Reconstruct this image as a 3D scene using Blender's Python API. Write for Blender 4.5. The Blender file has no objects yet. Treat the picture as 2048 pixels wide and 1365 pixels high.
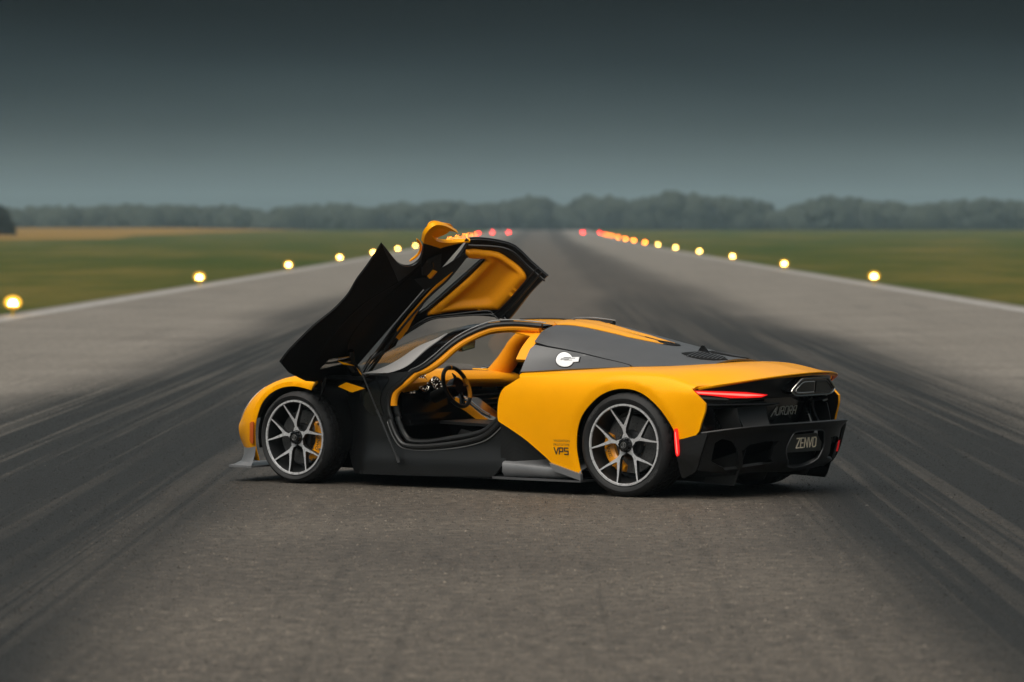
import bpy, bmesh, math, random, json
import numpy as np
from mathutils import Vector, Matrix
from mathutils.geometry import delaunay_2d_cdt
random.seed(7); RNG=np.random.default_rng(7)
SC=bpy.context.scene; COL=SC.collection
R=math.radians
# ---------------------------------------------------------------- camera
cam=bpy.data.cameras.new('camera'); camo=bpy.data.objects.new('camera',cam); COL.objects.link(camo)
cam.lens=150; cam.sensor_width=36; cam.clip_start=.5; cam.clip_end=9000
camo.location=(0,0,1.85)
camo.rotation_euler=(R(90)-math.atan(220.5/8533.33),0,math.atan(56/8533.33))
cam.dof.use_dof=True; cam.dof.focus_distance=30.0; cam.dof.aperture_fstop=3.0
SC.camera=camo
# ---------------------------------------------------------------- sky, sun, exposure
SUN_EL,SUN_AZ=R(60),R(212)      # azimuth clockwise from +Y
w=bpy.data.worlds.new('World'); SC.world=w; w.use_nodes=True
nt=w.node_tree; nt.nodes.clear()
sky=nt.nodes.new('ShaderNodeTexSky'); sky.sky_type='NISHITA'; sky.sun_disc=False
sky.sun_elevation=SUN_EL; sky.sun_rotation=SUN_AZ; sky.altitude=50; sky.air_density=1.0; sky.dust_density=4.0; sky.ozone_density=2.0
hs=nt.nodes.new('ShaderNodeHueSaturation'); hs.inputs['Saturation'].default_value=.12
mx=nt.nodes.new('ShaderNodeMix'); mx.data_type='RGBA'; mx.blend_type='MULTIPLY'; mx.inputs[0].default_value=1; mx.inputs[7].default_value=(1,1,1,1)
# a dark cloud deck over a lighter strip of sky at the skyline
tcw=nt.nodes.new('ShaderNodeTexCoord'); spw=nt.nodes.new('ShaderNodeSeparateXYZ'); sq=nt.nodes.new('ShaderNodeMath'); sq.operation='POWER'; sq.use_clamp=True; sq.inputs[1].default_value=.5
mxz=nt.nodes.new('ShaderNodeMath'); mxz.operation='MAXIMUM'; mxz.inputs[1].default_value=0
rw=nt.nodes.new('ShaderNodeValToRGB'); rw.color_ramp.interpolation='B_SPLINE'
CLOUD=[(0,1.0),(.06,.98),(.10,.86),(.14,.34),(.18,.085),(.225,.004),(.28,.008),(.38,.06),(.55,.22),(.8,.42),(1,.46)]
while len(rw.color_ramp.elements)<len(CLOUD): rw.color_ramp.elements.new(.5)
for e_,(p_,c_) in zip(rw.color_ramp.elements,CLOUD): e_.position=p_; t_=min(1,max(0,(p_-.35)/.3)); lo_=(.74,.95,.96) if p_<.15 else (.60,.93,1.06); e_.color=tuple(c_*(a_*(1-t_)+b_*t_) for a_,b_ in zip(lo_,(.95,.96,.92)))+(1,)
mx2=nt.nodes.new('ShaderNodeMix'); mx2.data_type='RGBA'; mx2.blend_type='MULTIPLY'; mx2.inputs[0].default_value=1
bg=nt.nodes.new('ShaderNodeBackground'); bg.inputs[1].default_value=.13
ow=nt.nodes.new('ShaderNodeOutputWorld')
L=nt.links.new
L(sky.outputs[0],hs.inputs['Color']); L(hs.outputs[0],mx.inputs[6]); L(mx.outputs[2],mx2.inputs[6]); L(tcw.outputs['Generated'],spw.inputs[0]); L(spw.outputs['Z'],mxz.inputs[0]); L(mxz.outputs[0],sq.inputs[0]); nzw=nt.nodes.new('ShaderNodeTexNoise'); nzw.inputs['Scale'].default_value=9; nzw.inputs['Detail'].default_value=5; mpw=nt.nodes.new('ShaderNodeMapping'); mpw.inputs['Scale'].default_value=(1,1,7); L(tcw.outputs['Generated'],mpw.inputs[0]); L(mpw.outputs[0],nzw.inputs['Vector']); nm1=nt.nodes.new('ShaderNodeMath'); nm1.operation='MULTIPLY_ADD'; nm1.inputs[1].default_value=.022; nm1.inputs[2].default_value=-.011; L(nzw.outputs['Fac'],nm1.inputs[0]); nm2=nt.nodes.new('ShaderNodeMath'); nm2.operation='ADD'; L(sq.outputs[0],nm2.inputs[0]); L(nm1.outputs[0],nm2.inputs[1]); L(nm2.outputs[0],rw.inputs[0]); L(rw.outputs[0],mx2.inputs[7]); L(mx2.outputs[2],bg.inputs[0]); L(bg.outputs[0],ow.inputs[0])
sun=bpy.data.lights.new('sun','SUN'); sun.energy=1.3; sun.angle=R(75); sun.color=(1,.93,.83)
suno=bpy.data.objects.new('sun',sun); COL.objects.link(suno)
suno.rotation_euler=Vector((math.sin(SUN_AZ)*math.cos(SUN_EL),math.cos(SUN_AZ)*math.cos(SUN_EL),math.sin(SUN_EL))).to_track_quat('Z','Y').to_euler()
SC.view_settings.view_transform='Standard'; SC.view_settings.look='None'; SC.view_settings.gamma=1; SC.view_settings.exposure=1.27
SC.view_settings.use_curve_mapping=False
SC.render.engine='CYCLES'; SC.cycles.use_denoising=True; SC.cycles.max_bounces=8; SC.cycles.transparent_max_bounces=12; SC.cycles.volume_bounces=1
SC.cycles.sample_clamp_indirect=4; SC.cycles.caustics_reflective=False; SC.cycles.caustics_refractive=False
# ---------------------------------------------------------------- materials
def mat(name,col,rough=.5,metal=0,spec=.5,coat=0,coatr=.05,emit=None,es=0,alpha=1,trans=0):
    m=bpy.data.materials.new(name); m.use_nodes=True; b=m.node_tree.nodes['Principled BSDF']
    b.inputs['Base Color'].default_value=(*col,1); b.inputs['Roughness'].default_value=rough; b.inputs['Metallic'].default_value=metal
    b.inputs['Specular IOR Level'].default_value=spec; b.inputs['Coat Weight'].default_value=coat; b.inputs['Coat Roughness'].default_value=coatr
    b.inputs['Transmission Weight'].default_value=trans; b.inputs['Alpha'].default_value=alpha
    if emit: b.inputs['Emission Color'].default_value=(*emit,1); b.inputs['Emission Strength'].default_value=es
    return m
def nodes(m): return m.node_tree.nodes,m.node_tree.links.new,m.node_tree.nodes['Principled BSDF']
def tex(n,kind,**k):
    t=n.new('ShaderNodeTex'+kind)
    for a,b in k.items():
        if a in t.inputs: t.inputs[a].default_value=b
        else: setattr(t,a,b)
    return t
def ramp(n,pts):
    r=n.new('ShaderNodeValToRGB'); e=r.color_ramp.elements
    while len(e)<len(pts): e.new(.5)
    for i,(p,c) in enumerate(pts):
        e[i].position=p; e[i].color=(*c,1) if not np.isscalar(c) else (c,c,c,1)
    return r
def grain(m,scale,amt,rough=0,bump=0,detail=4):
    """fine colour, gloss and relief variation so no surface is perfectly even"""
    n,l,b=nodes(m); tc=n.new('ShaderNodeTexCoord'); t=tex(n,'Noise',Scale=scale,Detail=detail); l(tc.outputs['Object'],t.inputs['Vector'])
    col=tuple(b.inputs['Base Color'].default_value)[:3]
    r=ramp(n,[(.3,tuple(c*(1-amt) for c in col)),(.7,tuple(min(1,c*(1+amt)) for c in col))]); l(t.outputs['Fac'],r.inputs[0]); l(r.outputs[0],b.inputs['Base Color'])
    if rough:
        mr=n.new('ShaderNodeMapRange'); mr.inputs['To Min'].default_value=max(0,b.inputs['Roughness'].default_value-rough); mr.inputs['To Max'].default_value=b.inputs['Roughness'].default_value+rough
        l(t.outputs['Fac'],mr.inputs['Value']); l(mr.outputs[0],b.inputs['Roughness'])
    if bump:
        bp=n.new('ShaderNodeBump'); bp.inputs['Strength'].default_value=bump; bp.inputs['Distance'].default_value=.002; l(t.outputs['Fac'],bp.inputs['Height']); l(bp.outputs[0],b.inputs['Normal'])
    return m
YELLOW=grain(mat('yellow_paint',(.82,.330,.0003),.25,spec=.42,coat=.05,coatr=.05),6,.02,.03)
YELLOW.node_tree.nodes['Principled BSDF'].inputs['Specular Tint'].default_value=(1,.84,.10,1)
LEATHER=grain(mat('yellow_leather',(.84,.31,.0012),.55,spec=.3),160,.06,.06,.25)
CALIPER=mat('caliper_paint',(.80,.30,.004),.3,coat=.6)
def carbon(name,c0,c1,rough,coat):
    m=mat(name,c0,rough,coat=coat,coatr=.12); n,l,b=nodes(m); tc=n.new('ShaderNodeTexCoord')
    mp=n.new('ShaderNodeMapping'); mp.inputs['Rotation'].default_value=(R(45),R(20),R(45)); l(tc.outputs['Object'],mp.inputs[0])
    b.inputs['Specular IOR Level'].default_value=.36
    ck=tex(n,'Checker',Scale=170.); l(mp.outputs[0],ck.inputs['Vector']); ck.inputs['Color1'].default_value=(*c0,1); ck.inputs['Color2'].default_value=(*c1,1)
    l(ck.outputs['Color'],b.inputs['Base Color'])
    nz=tex(n,'Noise',Scale=9.,Detail=3.); l(tc.outputs['Object'],nz.inputs['Vector']); mr=n.new('ShaderNodeMapRange'); mr.inputs['To Min'].default_value=rough-.08; mr.inputs['To Max'].default_value=rough+.1
    l(nz.outputs['Fac'],mr.inputs['Value']); l(mr.outputs[0],b.inputs['Roughness']); return m
CARBON=carbon('carbon_fibre',(.0035,.0036,.0037),(.0085,.0087,.009),.34,.10)
SATIN=grain(mat('satin_charcoal',(.052,.053,.056),.36,spec=.9),8,.05,.04)
SKYSAT=grain(mat('satin_skylit',(.115,.116,.12),.34,spec=.8),8,.06,.05)  # charcoal made lighter: the sky's sheen is put into the base colour
SKYREFL=mat('sky_reflection',(.60,.58,.57),.3,spec=.6)  # white sky reflection of the screen edge, painted as a pale base colour
BLACK=grain(mat('black_liner',(.0045,.0046,.0048),.65,spec=.15),60,.25,.1)
GLOSSB=mat('gloss_black',(.004,.004,.0045),.16,spec=.4)
RUBBER=grain(mat('tyre_rubber',(.011,.011,.0115),.66,spec=.3),40,.25,.08,.15)
SEAL=mat('seal_rubber',(.008,.0082,.0085),.40,spec=.45)
SILVER=grain(mat('machined_silver',(.50,.50,.51),.28,metal=.35,spec=.8),30,.06,.05)
DARKMET=grain(mat('dark_metal',(.016,.0165,.017),.4,metal=.3),30,.2,.08)
DISC=grain(mat('brake_disc_ceramic',(.055,.055,.055),.5,metal=.2),90,.25,.08)
CHROME=mat('bright_metal',(.6,.58,.55),.18,metal=1)
BRONZE=mat('bolt_bronze',(.45,.36,.24),.3,metal=1)
WHITEP=mat('white_print',(.80,.70,.54),.5)
CAPW=grain(mat('fuel_cap_silver',(.72,.72,.73),.35,metal=.2),20,.04)
GREYP=mat('grey_print',(.22,.22,.22),.4,metal=.2)
BLKP=mat('black_print',(.012,.012,.012),.5)
PLATE=grain(mat('plate_black',(.016,.017,.015),.35),20,.2)
REDL=mat('red_lamp',(.5,.01,.01),.25,emit=(1,.012,.012),es=.30)
REDC=mat('red_lamp_core',(.6,.05,.04),.25,emit=(1,.09,.07),es=1.3)
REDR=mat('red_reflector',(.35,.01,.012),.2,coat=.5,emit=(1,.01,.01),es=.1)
ORNG=mat('orange_reflector',(.55,.10,.01),.25,coat=.5)
LENS=mat('headlamp_lens',(.62,.63,.66),.15,coat=.6)
DIALF=mat('dial_mark',(.6,.56,.5),.4,emit=(1,.8,.6),es=.12)
def glass(name,tint,rough=0.0,fac=1.0):
    m=bpy.data.materials.new(name); m.use_nodes=True; n=m.node_tree.nodes; l=m.node_tree.links.new; n.clear()
    o=n.new('ShaderNodeOutputMaterial'); g=n.new('ShaderNodeBsdfGlossy'); g.inputs['Roughness'].default_value=.03+rough; tr=n.new('ShaderNodeBsdfTransparent'); tr.inputs[0].default_value=(*tint,1)
    lw=n.new('ShaderNodeLayerWeight'); pw=n.new('ShaderNodeMath'); pw.operation='POWER'; pw.inputs[1].default_value=5; l(lw.outputs['Facing'],pw.inputs[0]); f=n.new('ShaderNodeMapRange'); f.inputs['To Min'].default_value=.02; f.inputs['To Max'].default_value=.25; l(pw.outputs[0],f.inputs['Value']); x=n.new('ShaderNodeMixShader'); l(f.outputs[0],x.inputs[0]); l(tr.outputs[0],x.inputs[1]); l(g.outputs[0],x.inputs[2]); l(x.outputs[0],o.inputs[0]); return m
GLASS=glass('clear_glass',(.90,.91,.90)); 
# ---------------------------------------------------------------- helpers
def obj(name,v,f,m,parent=None,smooth=True,sharp=35,mi=None):
    me=bpy.data.meshes.new(name); me.from_pydata([tuple(map(float,p)) for p in v],[],[tuple(map(int,q)) for q in f]); 
    for k in (m if isinstance(m,(list,tuple)) else [m]): me.materials.append(k)
    if mi is not None: me.polygons.foreach_set('material_index',np.asarray(mi,dtype=np.int32))
    if smooth:
        me.polygons.foreach_set('use_smooth',[True]*len(me.polygons))
        if sharp: me.set_sharp_from_angle(angle=R(sharp))
    me.update(); o=bpy.data.objects.new(name,me); COL.objects.link(o)
    if parent: o.parent=parent
    return o
def tag(o,label=None,cat=None,group=None,kind=None):
    for k,x in (('label',label),('category',cat),('group',group),('kind',kind)):
        if x: o[k]=x
    return o
def empty(name,loc=(0,0,0),rz=0):
    o=bpy.data.objects.new(name,None); COL.objects.link(o); o.location=loc; o.rotation_euler=(0,0,rz); o.empty_display_size=.2; return o
class MB:
    def __init__(s): s.v=[];s.f=[];s.m=[]
    def add(s,v,f,m=0):
        k=len(s.v); s.v+= [tuple(p) for p in v]; s.f+=[tuple(i+k for i in q) for q in f]; s.m+=[m]*len(f)
    def box(s,a,b,m=0):
        x0,y0,z0=a;x1,y1,z1=b
        s.add([(x0,y0,z0),(x1,y0,z0),(x1,y1,z0),(x0,y1,z0),(x0,y0,z1),(x1,y0,z1),(x1,y1,z1),(x0,y1,z1)],[(0,3,2,1),(4,5,6,7),(0,1,5,4),(1,2,6,5),(2,3,7,6),(3,0,4,7)],m)
    def prism(s,poly,fn,d,m=0,mside=None):
        """poly: list of 3-D points (one face), d: extrusion vector"""
        n=len(poly); p=[np.asarray(q,float) for q in poly]; d=np.asarray(d,float)
        s.add(p+[q+d for q in p],[tuple(range(n))[::-1],tuple(range(n,2*n))],m); 
        k=len(s.v)-2*n
        for i in range(n):
            j=(i+1)%n; s.f.append((k+i,k+j,k+n+j,k+n+i)); s.m.append(m if mside is None else mside)
    def tube(s,path,r,seg=8,closed=False,m=0,caps=True):
        P=np.asarray(path,float); n=len(P); rr=np.full(n,r) if np.isscalar(r) else np.asarray(r)
        if closed: tg=np.roll(P,-1,0)-np.roll(P,1,0)
        else: tg=np.gradient(P,axis=0)
        tg/=np.linalg.norm(tg,axis=1)[:,None]+1e-12
        a=np.array([0,0,1.]) if abs(tg[0][2])<.9 else np.array([1.,0,0]); N=np.cross(tg[0],a); N/=np.linalg.norm(N)
        vs=[]
        for i in range(n):
            N=N-tg[i]*(N@tg[i]); N/=np.linalg.norm(N)+1e-12; B=np.cross(tg[i],N)
            for k in range(seg):
                t=2*math.pi*k/seg; vs.append(P[i]+rr[i]*(math.cos(t)*N+math.sin(t)*B))
        fs=[]
        for i in range(n if closed else n-1):
            for k in range(seg):
                j=(i+1)%n; q=(k+1)%seg; fs.append((i*seg+k,i*seg+q,j*seg+q,j*seg+k))
        if not closed and caps: fs+=[tuple(range(seg))[::-1],tuple(range((n-1)*seg,n*seg))]
        s.add(vs,fs,m)
    def lathe(s,prof,seg=64,axis='y',mats=None,mod=None):
        """prof: (r, a) pairs; spins round the axis; mats: one index per profile step"""
        n=len(prof); vs=[]
        for i in range(seg):
            t=2*math.pi*i/seg
            for k,(r,a) in enumerate(prof):
                if mod: r=mod(i,k,r)
                vs.append((r*math.cos(t),a,r*math.sin(t)) if axis=='y' else ((a,r*math.cos(t),r*math.sin(t)) if axis=='x' else (r*math.cos(t),r*math.sin(t),a)))
        b=len(s.v); s.v+=vs
        for i in range(seg):
            j=(i+1)%seg
            for k in range(n-1):
                s.f.append((b+i*n+k,b+i*n+k+1,b+j*n+k+1,b+j*n+k)); s.m.append(mats[k] if mats else 0)
    def build(s,name,m,parent=None,smooth=True,sharp=35): return obj(name,s.v,s.f,m,parent,smooth,sharp,s.m if isinstance(m,(list,tuple)) else None)
def cr(P,n=5):
    """open Catmull-Rom through the points"""
    P=np.asarray(P,float); out=[]
    Q=np.vstack([2*P[0]-P[1],P,2*P[-1]-P[-2]])
    for i in range(1,len(Q)-2):
        for k in range(n):
            t=k/n; a,b,c,d=Q[i-1],Q[i],Q[i+1],Q[i+2]
            out.append(.5*((2*b)+(c-a)*t+(2*a-5*b+4*c-d)*t*t+(3*b-a-3*c+d)*t**3))
    out.append(P[-1]); return np.array(out)
def crc(P,n=5):
    P=np.asarray(P,float); m=len(P); out=[]
    for i in range(m):
        a,b,c,d=P[i-1],P[i],P[(i+1)%m],P[(i+2)%m]
        for k in range(n):
            t=k/n; out.append(.5*((2*b)+(c-a)*t+(2*a-5*b+4*c-d)*t*t+(3*b-a-3*c+d)*t**3))
    return np.array(out)
def join(*ps):
    out=[]
    for p in ps:
        for q in np.asarray(p,float):
            if not out or np.hypot(*(q-out[-1]))>1e-4: out.append(q)
    if np.hypot(*(out[0]-out[-1]))<1e-4: out.pop()
    return np.array(out)
def inside(pt,loop):
    x,y=pt[...,0],pt[...,1]; c=np.zeros(x.shape,bool); n=len(loop)
    for i in range(n):
        (x1,y1),(x2,y2)=loop[i-1],loop[i]
        c^=((y1>y)!=(y2>y))&(x<(x2-x1)*(y-y1)/((y2-y1) if y2!=y1 else 1e-12)+x1)
    return c
def edgedist(pt,loops):
    d=np.full(len(pt),9.)
    for lp in loops:
        for i in range(len(lp)):
            a,b=lp[i-1],lp[i]; ab=b-a; t=np.clip(((pt-a)@ab)/(ab@ab+1e-12),0,1); d=np.minimum(d,np.linalg.norm(pt-a-t[:,None]*ab,axis=1))
    return d
def tri2d(pts,ed,lps):
    V,E,F,*_=delaunay_2d_cdt([Vector(p) for p in pts],ed,[],0,1e-5)
    V=np.array([tuple(p) for p in V]); F=[tuple(f) for f in F]; c=np.array([V[list(f)].mean(0) for f in F]); ok=np.zeros(len(F),bool)
    for lp in lps: ok^=inside(c,lp)
    return V,[f for f,k in zip(F,ok) if k]
def panel(name,fn,loops,m,parent,t=.01,off=0.,side=1,step=.035,vs=1.,xf=None,puff=None,out=1,sharp=35,bpuff=None,bmat=None,wallb=False,puffV=None,extra=None):
    """a sheet cut from the surface fn(u,v) along closed loops (first outer, then holes), with real thickness t; vs scales v to metres"""
    if not isinstance(loops,list): loops=[loops]
    sc=np.array([1,vs]); lps=[]
    for lp in loops:
        lp=np.asarray(lp,float)[:,:2]*sc; q=[]
        for i in range(len(lp)):
            a,b=lp[i],lp[(i+1)%len(lp)]; k=max(1,int(np.linalg.norm(b-a)/step+.5)); q+=[a+(b-a)*j/k for j in range(k)]
        lps.append(np.array(q))
    al=np.vstack(lps); lo,hi=al.min(0),al.max(0)
    g=np.stack(np.meshgrid(np.arange(lo[0]+step*.5,hi[0],step),np.arange(lo[1]+step*.5,hi[1],step)),-1).reshape(-1,2)
    ok=np.zeros(len(g),bool)
    for lp in lps: ok^=inside(g,lp)
    g=g[ok]
    if len(g): g=g[edgedist(g,lps)>step*.45]
    if extra is not None:
        ex_=np.asarray(extra,float)*sc; g=np.vstack([g[np.min(np.linalg.norm(g[:,None]-ex_[None],axis=2),axis=1)>step*.35],ex_])
    pts=np.vstack([al,g]); ed=[]; k=0
    for lp in lps:
        n=len(lp); ed+=[(k+i,k+(i+1)%n) for i in range(n)]; k+=n
    V,F=tri2d(pts,ed,lps)
    u,v=V[:,0],V[:,1]/vs; e=2e-3
    P=fn(u,v); du=fn(u+e,v)-fn(u-e,v); dv=fn(u,v+e/vs)-fn(u,v-e/vs); N=np.cross(du,dv); N/=np.linalg.norm(N,axis=1)[:,None]+1e-12
    c=P.mean(0); ref=np.array([0,1,.6]) if abs(c[1])>.05 or out==1 else np.array([-1,0,0])
    if fn in (surfr,surfx): ref=np.array([-1,0,0.])
    if (N@ref).sum()<0: N=-N
    o=np.full(len(V),float(off))
    if puff is not None: o=o+puff(edgedist(V,lps))
    if puffV is not None: o=o+puffV(V)
    T=P+N*o[:,None]; tb=np.full(len(V),float(t))
    if bpuff is not None: tb=tb+bpuff(edgedist(V,lps))
    B=P+N*(off-tb)[:,None]
    n=len(V); fs=list(F)+[tuple(i+n for i in f[::-1]) for f in F]
    cnt={}
    for f in F:
        for i in range(len(f)):
            a,b=f[i],f[(i+1)%len(f)]; cnt[(a,b)]=1
    for (a,b) in list(cnt):
        if (b,a) not in cnt: fs.append((b,a,a+n,b+n))
    W=np.vstack([T,B])
    if side<0: W=W*np.array([1,-1,1]); fs=[f[::-1] for f in fs]
    if xf is not None: W=xf(W)
    if bmat is not None: return obj(name,W,fs,[m,bmat],parent,True,sharp,[0]*len(F)+[1]*len(F)+[1 if wallb else 0]*(len(fs)-2*len(F)))
    return obj(name,W,fs,m,parent,True,sharp)
def ribbon(strokes,w,org,ex,ey,nrm,t=.002,mb=None):
    """lettering strokes (2-D polylines) as raised bars on a plane"""
    mb=mb or MB(); org,ex,ey,nrm=[np.asarray(a,float) for a in (org,ex,ey,nrm)]
    for q,s in enumerate(strokes):
        P=np.asarray(s,float)
        for i in range(len(P)-1):
            a,b=P[i],P[i+1]; d=(b-a)/np.linalg.norm(b-a); h=np.array([-d[1],d[0]])*w/2; a2=a-d*w*.35; b2=b+d*w*.35
            poly=[org+ex*p[0]+ey*p[1]+nrm*(t*(1+.03*(q+i*3))) for p in (a2-h,b2-h,b2+h,a2+h)]
            mb.prism(poly,None,-nrm*t)
    return mb
def text_mesh(body,size):
    c=bpy.data.curves.new('t','FONT'); c.body=body; c.size=size; c.resolution_u=2; o=bpy.data.objects.new('t',c); COL.objects.link(o)
    dg=bpy.context.evaluated_depsgraph_get(); me=bpy.data.meshes.new_from_object(o.evaluated_get(dg)); 
    v=np.array([tuple(p.co) for p in me.vertices]); f=[tuple(p.vertices) for p in me.polygons]
    bpy.data.objects.remove(o); bpy.data.curves.remove(c); bpy.data.meshes.remove(me); return v,f
# ---------------------------------------------------------------- surfaces of the car body (car frame: x forward, y left, z up, rear axle at 0)
def pchip(xs,ys,x):
    xs=np.asarray(xs,float); ys=np.asarray(ys,float); x=np.clip(np.asarray(x,float),xs[0],xs[-1])
    h=np.diff(xs); sh=(-1,)+(1,)*(ys.ndim-1); d=np.diff(ys,axis=0)/h.reshape(sh)
    m=np.empty_like(ys); m[0]=d[0]; m[-1]=d[-1]
    w=(h[1:]/(h[1:]+h[:-1])).reshape(sh); m[1:-1]=d[:-1]*w+d[1:]*(1-w)
    i=np.clip(np.searchsorted(xs,x,side='right')-1,0,len(h)-1)
    sx=x.shape+(1,)*(ys.ndim-1)
    t=((x-xs[i])/h[i]).reshape(sx); hh=h[i].reshape(sx)
    return ys[i]*(2*t**3-3*t**2+1)+m[i]*hh*(t**3-2*t**2+t)+ys[i+1]*(3*t**2-2*t**3)+m[i+1]*hh*(t**3-t**2)
def rowspline(K,v):
    """K (n,k,2) control points per row, v (n,) in 0..k-1"""
    n,k,_=K.shape; m=np.empty_like(K); m[:,1:-1]=(K[:,2:]-K[:,:-2])/2; m[:,0]=K[:,1]-K[:,0]; m[:,-1]=K[:,-1]-K[:,-2]
    v=np.clip(v,0,k-1); i=np.clip(np.floor(v).astype(int),0,k-2); t=(v-i)[:,None]; r=np.arange(n)
    return K[r,i]*(2*t**3-3*t**2+1)+m[r,i]*(t**3-2*t**2+t)+K[r,i+1]*(3*t**2-2*t**3)+m[r,i+1]*(t**3-t**2)
# lower body sections from tail to nose: (y, z) from the sill over the shoulder to the centre line
S1X=[-.68,-.53,-.3,0,.4,.9,1.3,1.8,2.3,2.6,2.86,3.05,3.25,3.38,3.46]
S1=np.array([
 [(.93,.25),(.935,.42),(.93,.6),(.90,.75),(.78,.78),(.45,.82),(0,.84)],
 [(.95,.2),(.955,.4),(.95,.6),(.925,.765),(.80,.79),(.45,.842),(0,.86)],
 [(.985,.15),(.99,.38),(.985,.62),(.93,.81),(.80,.862),(.45,.905),(0,.92)],
 [(.99,.11),(1.0,.35),(1.0,.62),(.95,.825),(.81,.888),(.45,.905),(0,.91)],
 [(.975,.11),(.99,.35),(.99,.62),(.945,.81),(.83,.872),(.45,.89),(0,.9)],
 [(.95,.11),(.96,.35),(.955,.62),(.925,.785),(.85,.845),(.45,.87),(0,.87)],
 [(.93,.11),(.94,.35),(.925,.6),(.905,.77),(.84,.83),(.45,.85),(0,.85)],
 [(.92,.11),(.93,.35),(.915,.6),(.89,.76),(.82,.82),(.45,.83),(0,.83)],
 [(.92,.12),(.94,.35),(.93,.6),(.88,.76),(.78,.80),(.45,.80),(0,.80)],
 [(.94,.13),(.97,.35),(.97,.6),(.91,.77),(.78,.80),(.45,.76),(0,.75)],
 [(.96,.14),(.98,.35),(.98,.6),(.92,.765),(.78,.79),(.42,.73),(0,.72)],
 [(.955,.14),(.975,.35),(.975,.56),(.92,.73),(.76,.755),(.4,.70),(0,.69)],
 [(.895,.15),(.94,.3),(.955,.5),(.90,.64),(.72,.67),(.35,.64),(0,.63)],
 [(.76,.17),(.835,.27),(.885,.42),(.84,.53),(.66,.57),(.3,.56),(0,.56)],
 [(.62,.20),(.70,.26),(.775,.34),(.77,.42),(.60,.46),(.3,.46),(0,.46)]])
def surf1(u,v):
    u=np.atleast_1d(np.asarray(u,float)); v=np.atleast_1d(np.asarray(v,float))
    q=rowspline(pchip(S1X,S1,u),v)
    bow=-.42*np.clip((.3-u)/.83,0,None)**1.5+.20*np.clip((u-2.3)/1.16,0,None)**1.5
    return np.stack([u+bow*(1-np.minimum(1,abs(q[:,0])/.93)**2),q[:,0],q[:,1]],1)
# upper body sections: cabin, wind screen and engine cover, from the belt line to the centre
S2X=[-.36,0,.3,.6,.9,1.1,1.4,1.7,2.0,2.3,2.5]
S2=np.array([
 [(.40,.895),(.32,.908),(.22,.92),(.12,.93),(0,.935)],
 [(.66,.895),(.54,.922),(.40,.955),(.24,.982),(0,.992)],
 [(.765,.883),(.64,.935),(.50,.99),(.30,1.035),(0,1.05)],
 [(.82,.868),(.71,.94),(.57,1.025),(.36,1.09),(0,1.115)],
 [(.855,.848),(.77,.93),(.63,1.055),(.42,1.142),(0,1.175)],
 [(.86,.84),(.79,.93),(.655,1.065),(.45,1.16),(0,1.197)],
 [(.85,.83),(.79,.92),(.66,1.07),(.44,1.17),(0,1.20)],
 [(.835,.825),(.785,.91),(.67,1.05),(.46,1.145),(0,1.175)],
 [(.82,.82),(.785,.875),(.69,.985),(.48,1.065),(0,1.095)],
 [(.785,.81),(.765,.84),(.69,.895),(.48,.94),(0,.965)],
 [(.74,.80),(.73,.81),(.67,.825),(.46,.84),(0,.85)]])
def surf2(u,v):
    u=np.atleast_1d(np.asarray(u,float)); v=np.atleast_1d(np.asarray(v,float))
    q=rowspline(pchip(S2X,S2,u),v)
    bow=.30*np.clip((u-1.3)/1.2,0,None)**1.3
    return np.stack([u+bow*(1-np.minimum(1,abs(q[:,0])/.85)**2),q[:,0],q[:,1]],1)
DZ=[-.1,.1,.2,.35,.5,.65,.78,.85,.9]; DY=[1.12,1.085,1.072,1.03,.985,.95,.905,.855,.80]
def surfd(u,v):
    """lower half of the shut door: u = x, v = z"""
    u=np.atleast_1d(np.asarray(u,float)); v=np.atleast_1d(np.asarray(v,float))
    return np.stack([u,pchip(DZ,DY,v),v],1)
def zlip(y): return .86-.1*np.minimum(1,abs(y)/.93)**2
def xr(y): return -.95+.42*(abs(y)/.93)**2
def surfr(u,v):
    """tail face under the lip: u = y, v = z"""
    u=np.atleast_1d(np.asarray(u,float)); v=np.atleast_1d(np.asarray(v,float))
    return np.stack([xr(u)+.025+.22*np.maximum(0,zlip(u)-v),u,v],1)
def xd(y): return -.97+.36*(abs(y)/.95)**3
def ztop(y): return .505-.045*(abs(y)/.93)**4
def surfx(u,v):
    """diffuser face: u = y, v = z, leaning forward towards the ground"""
    u=np.atleast_1d(np.asarray(u,float)); v=np.atleast_1d(np.asarray(v,float))
    d=np.maximum(0,ztop(u)-v)
    return np.stack([xd(u)+.05*np.clip(d/.05,0,1)+.25*np.maximum(0,d-.05)+1.1*np.maximum(0,d-.27),u,v],1)
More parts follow.
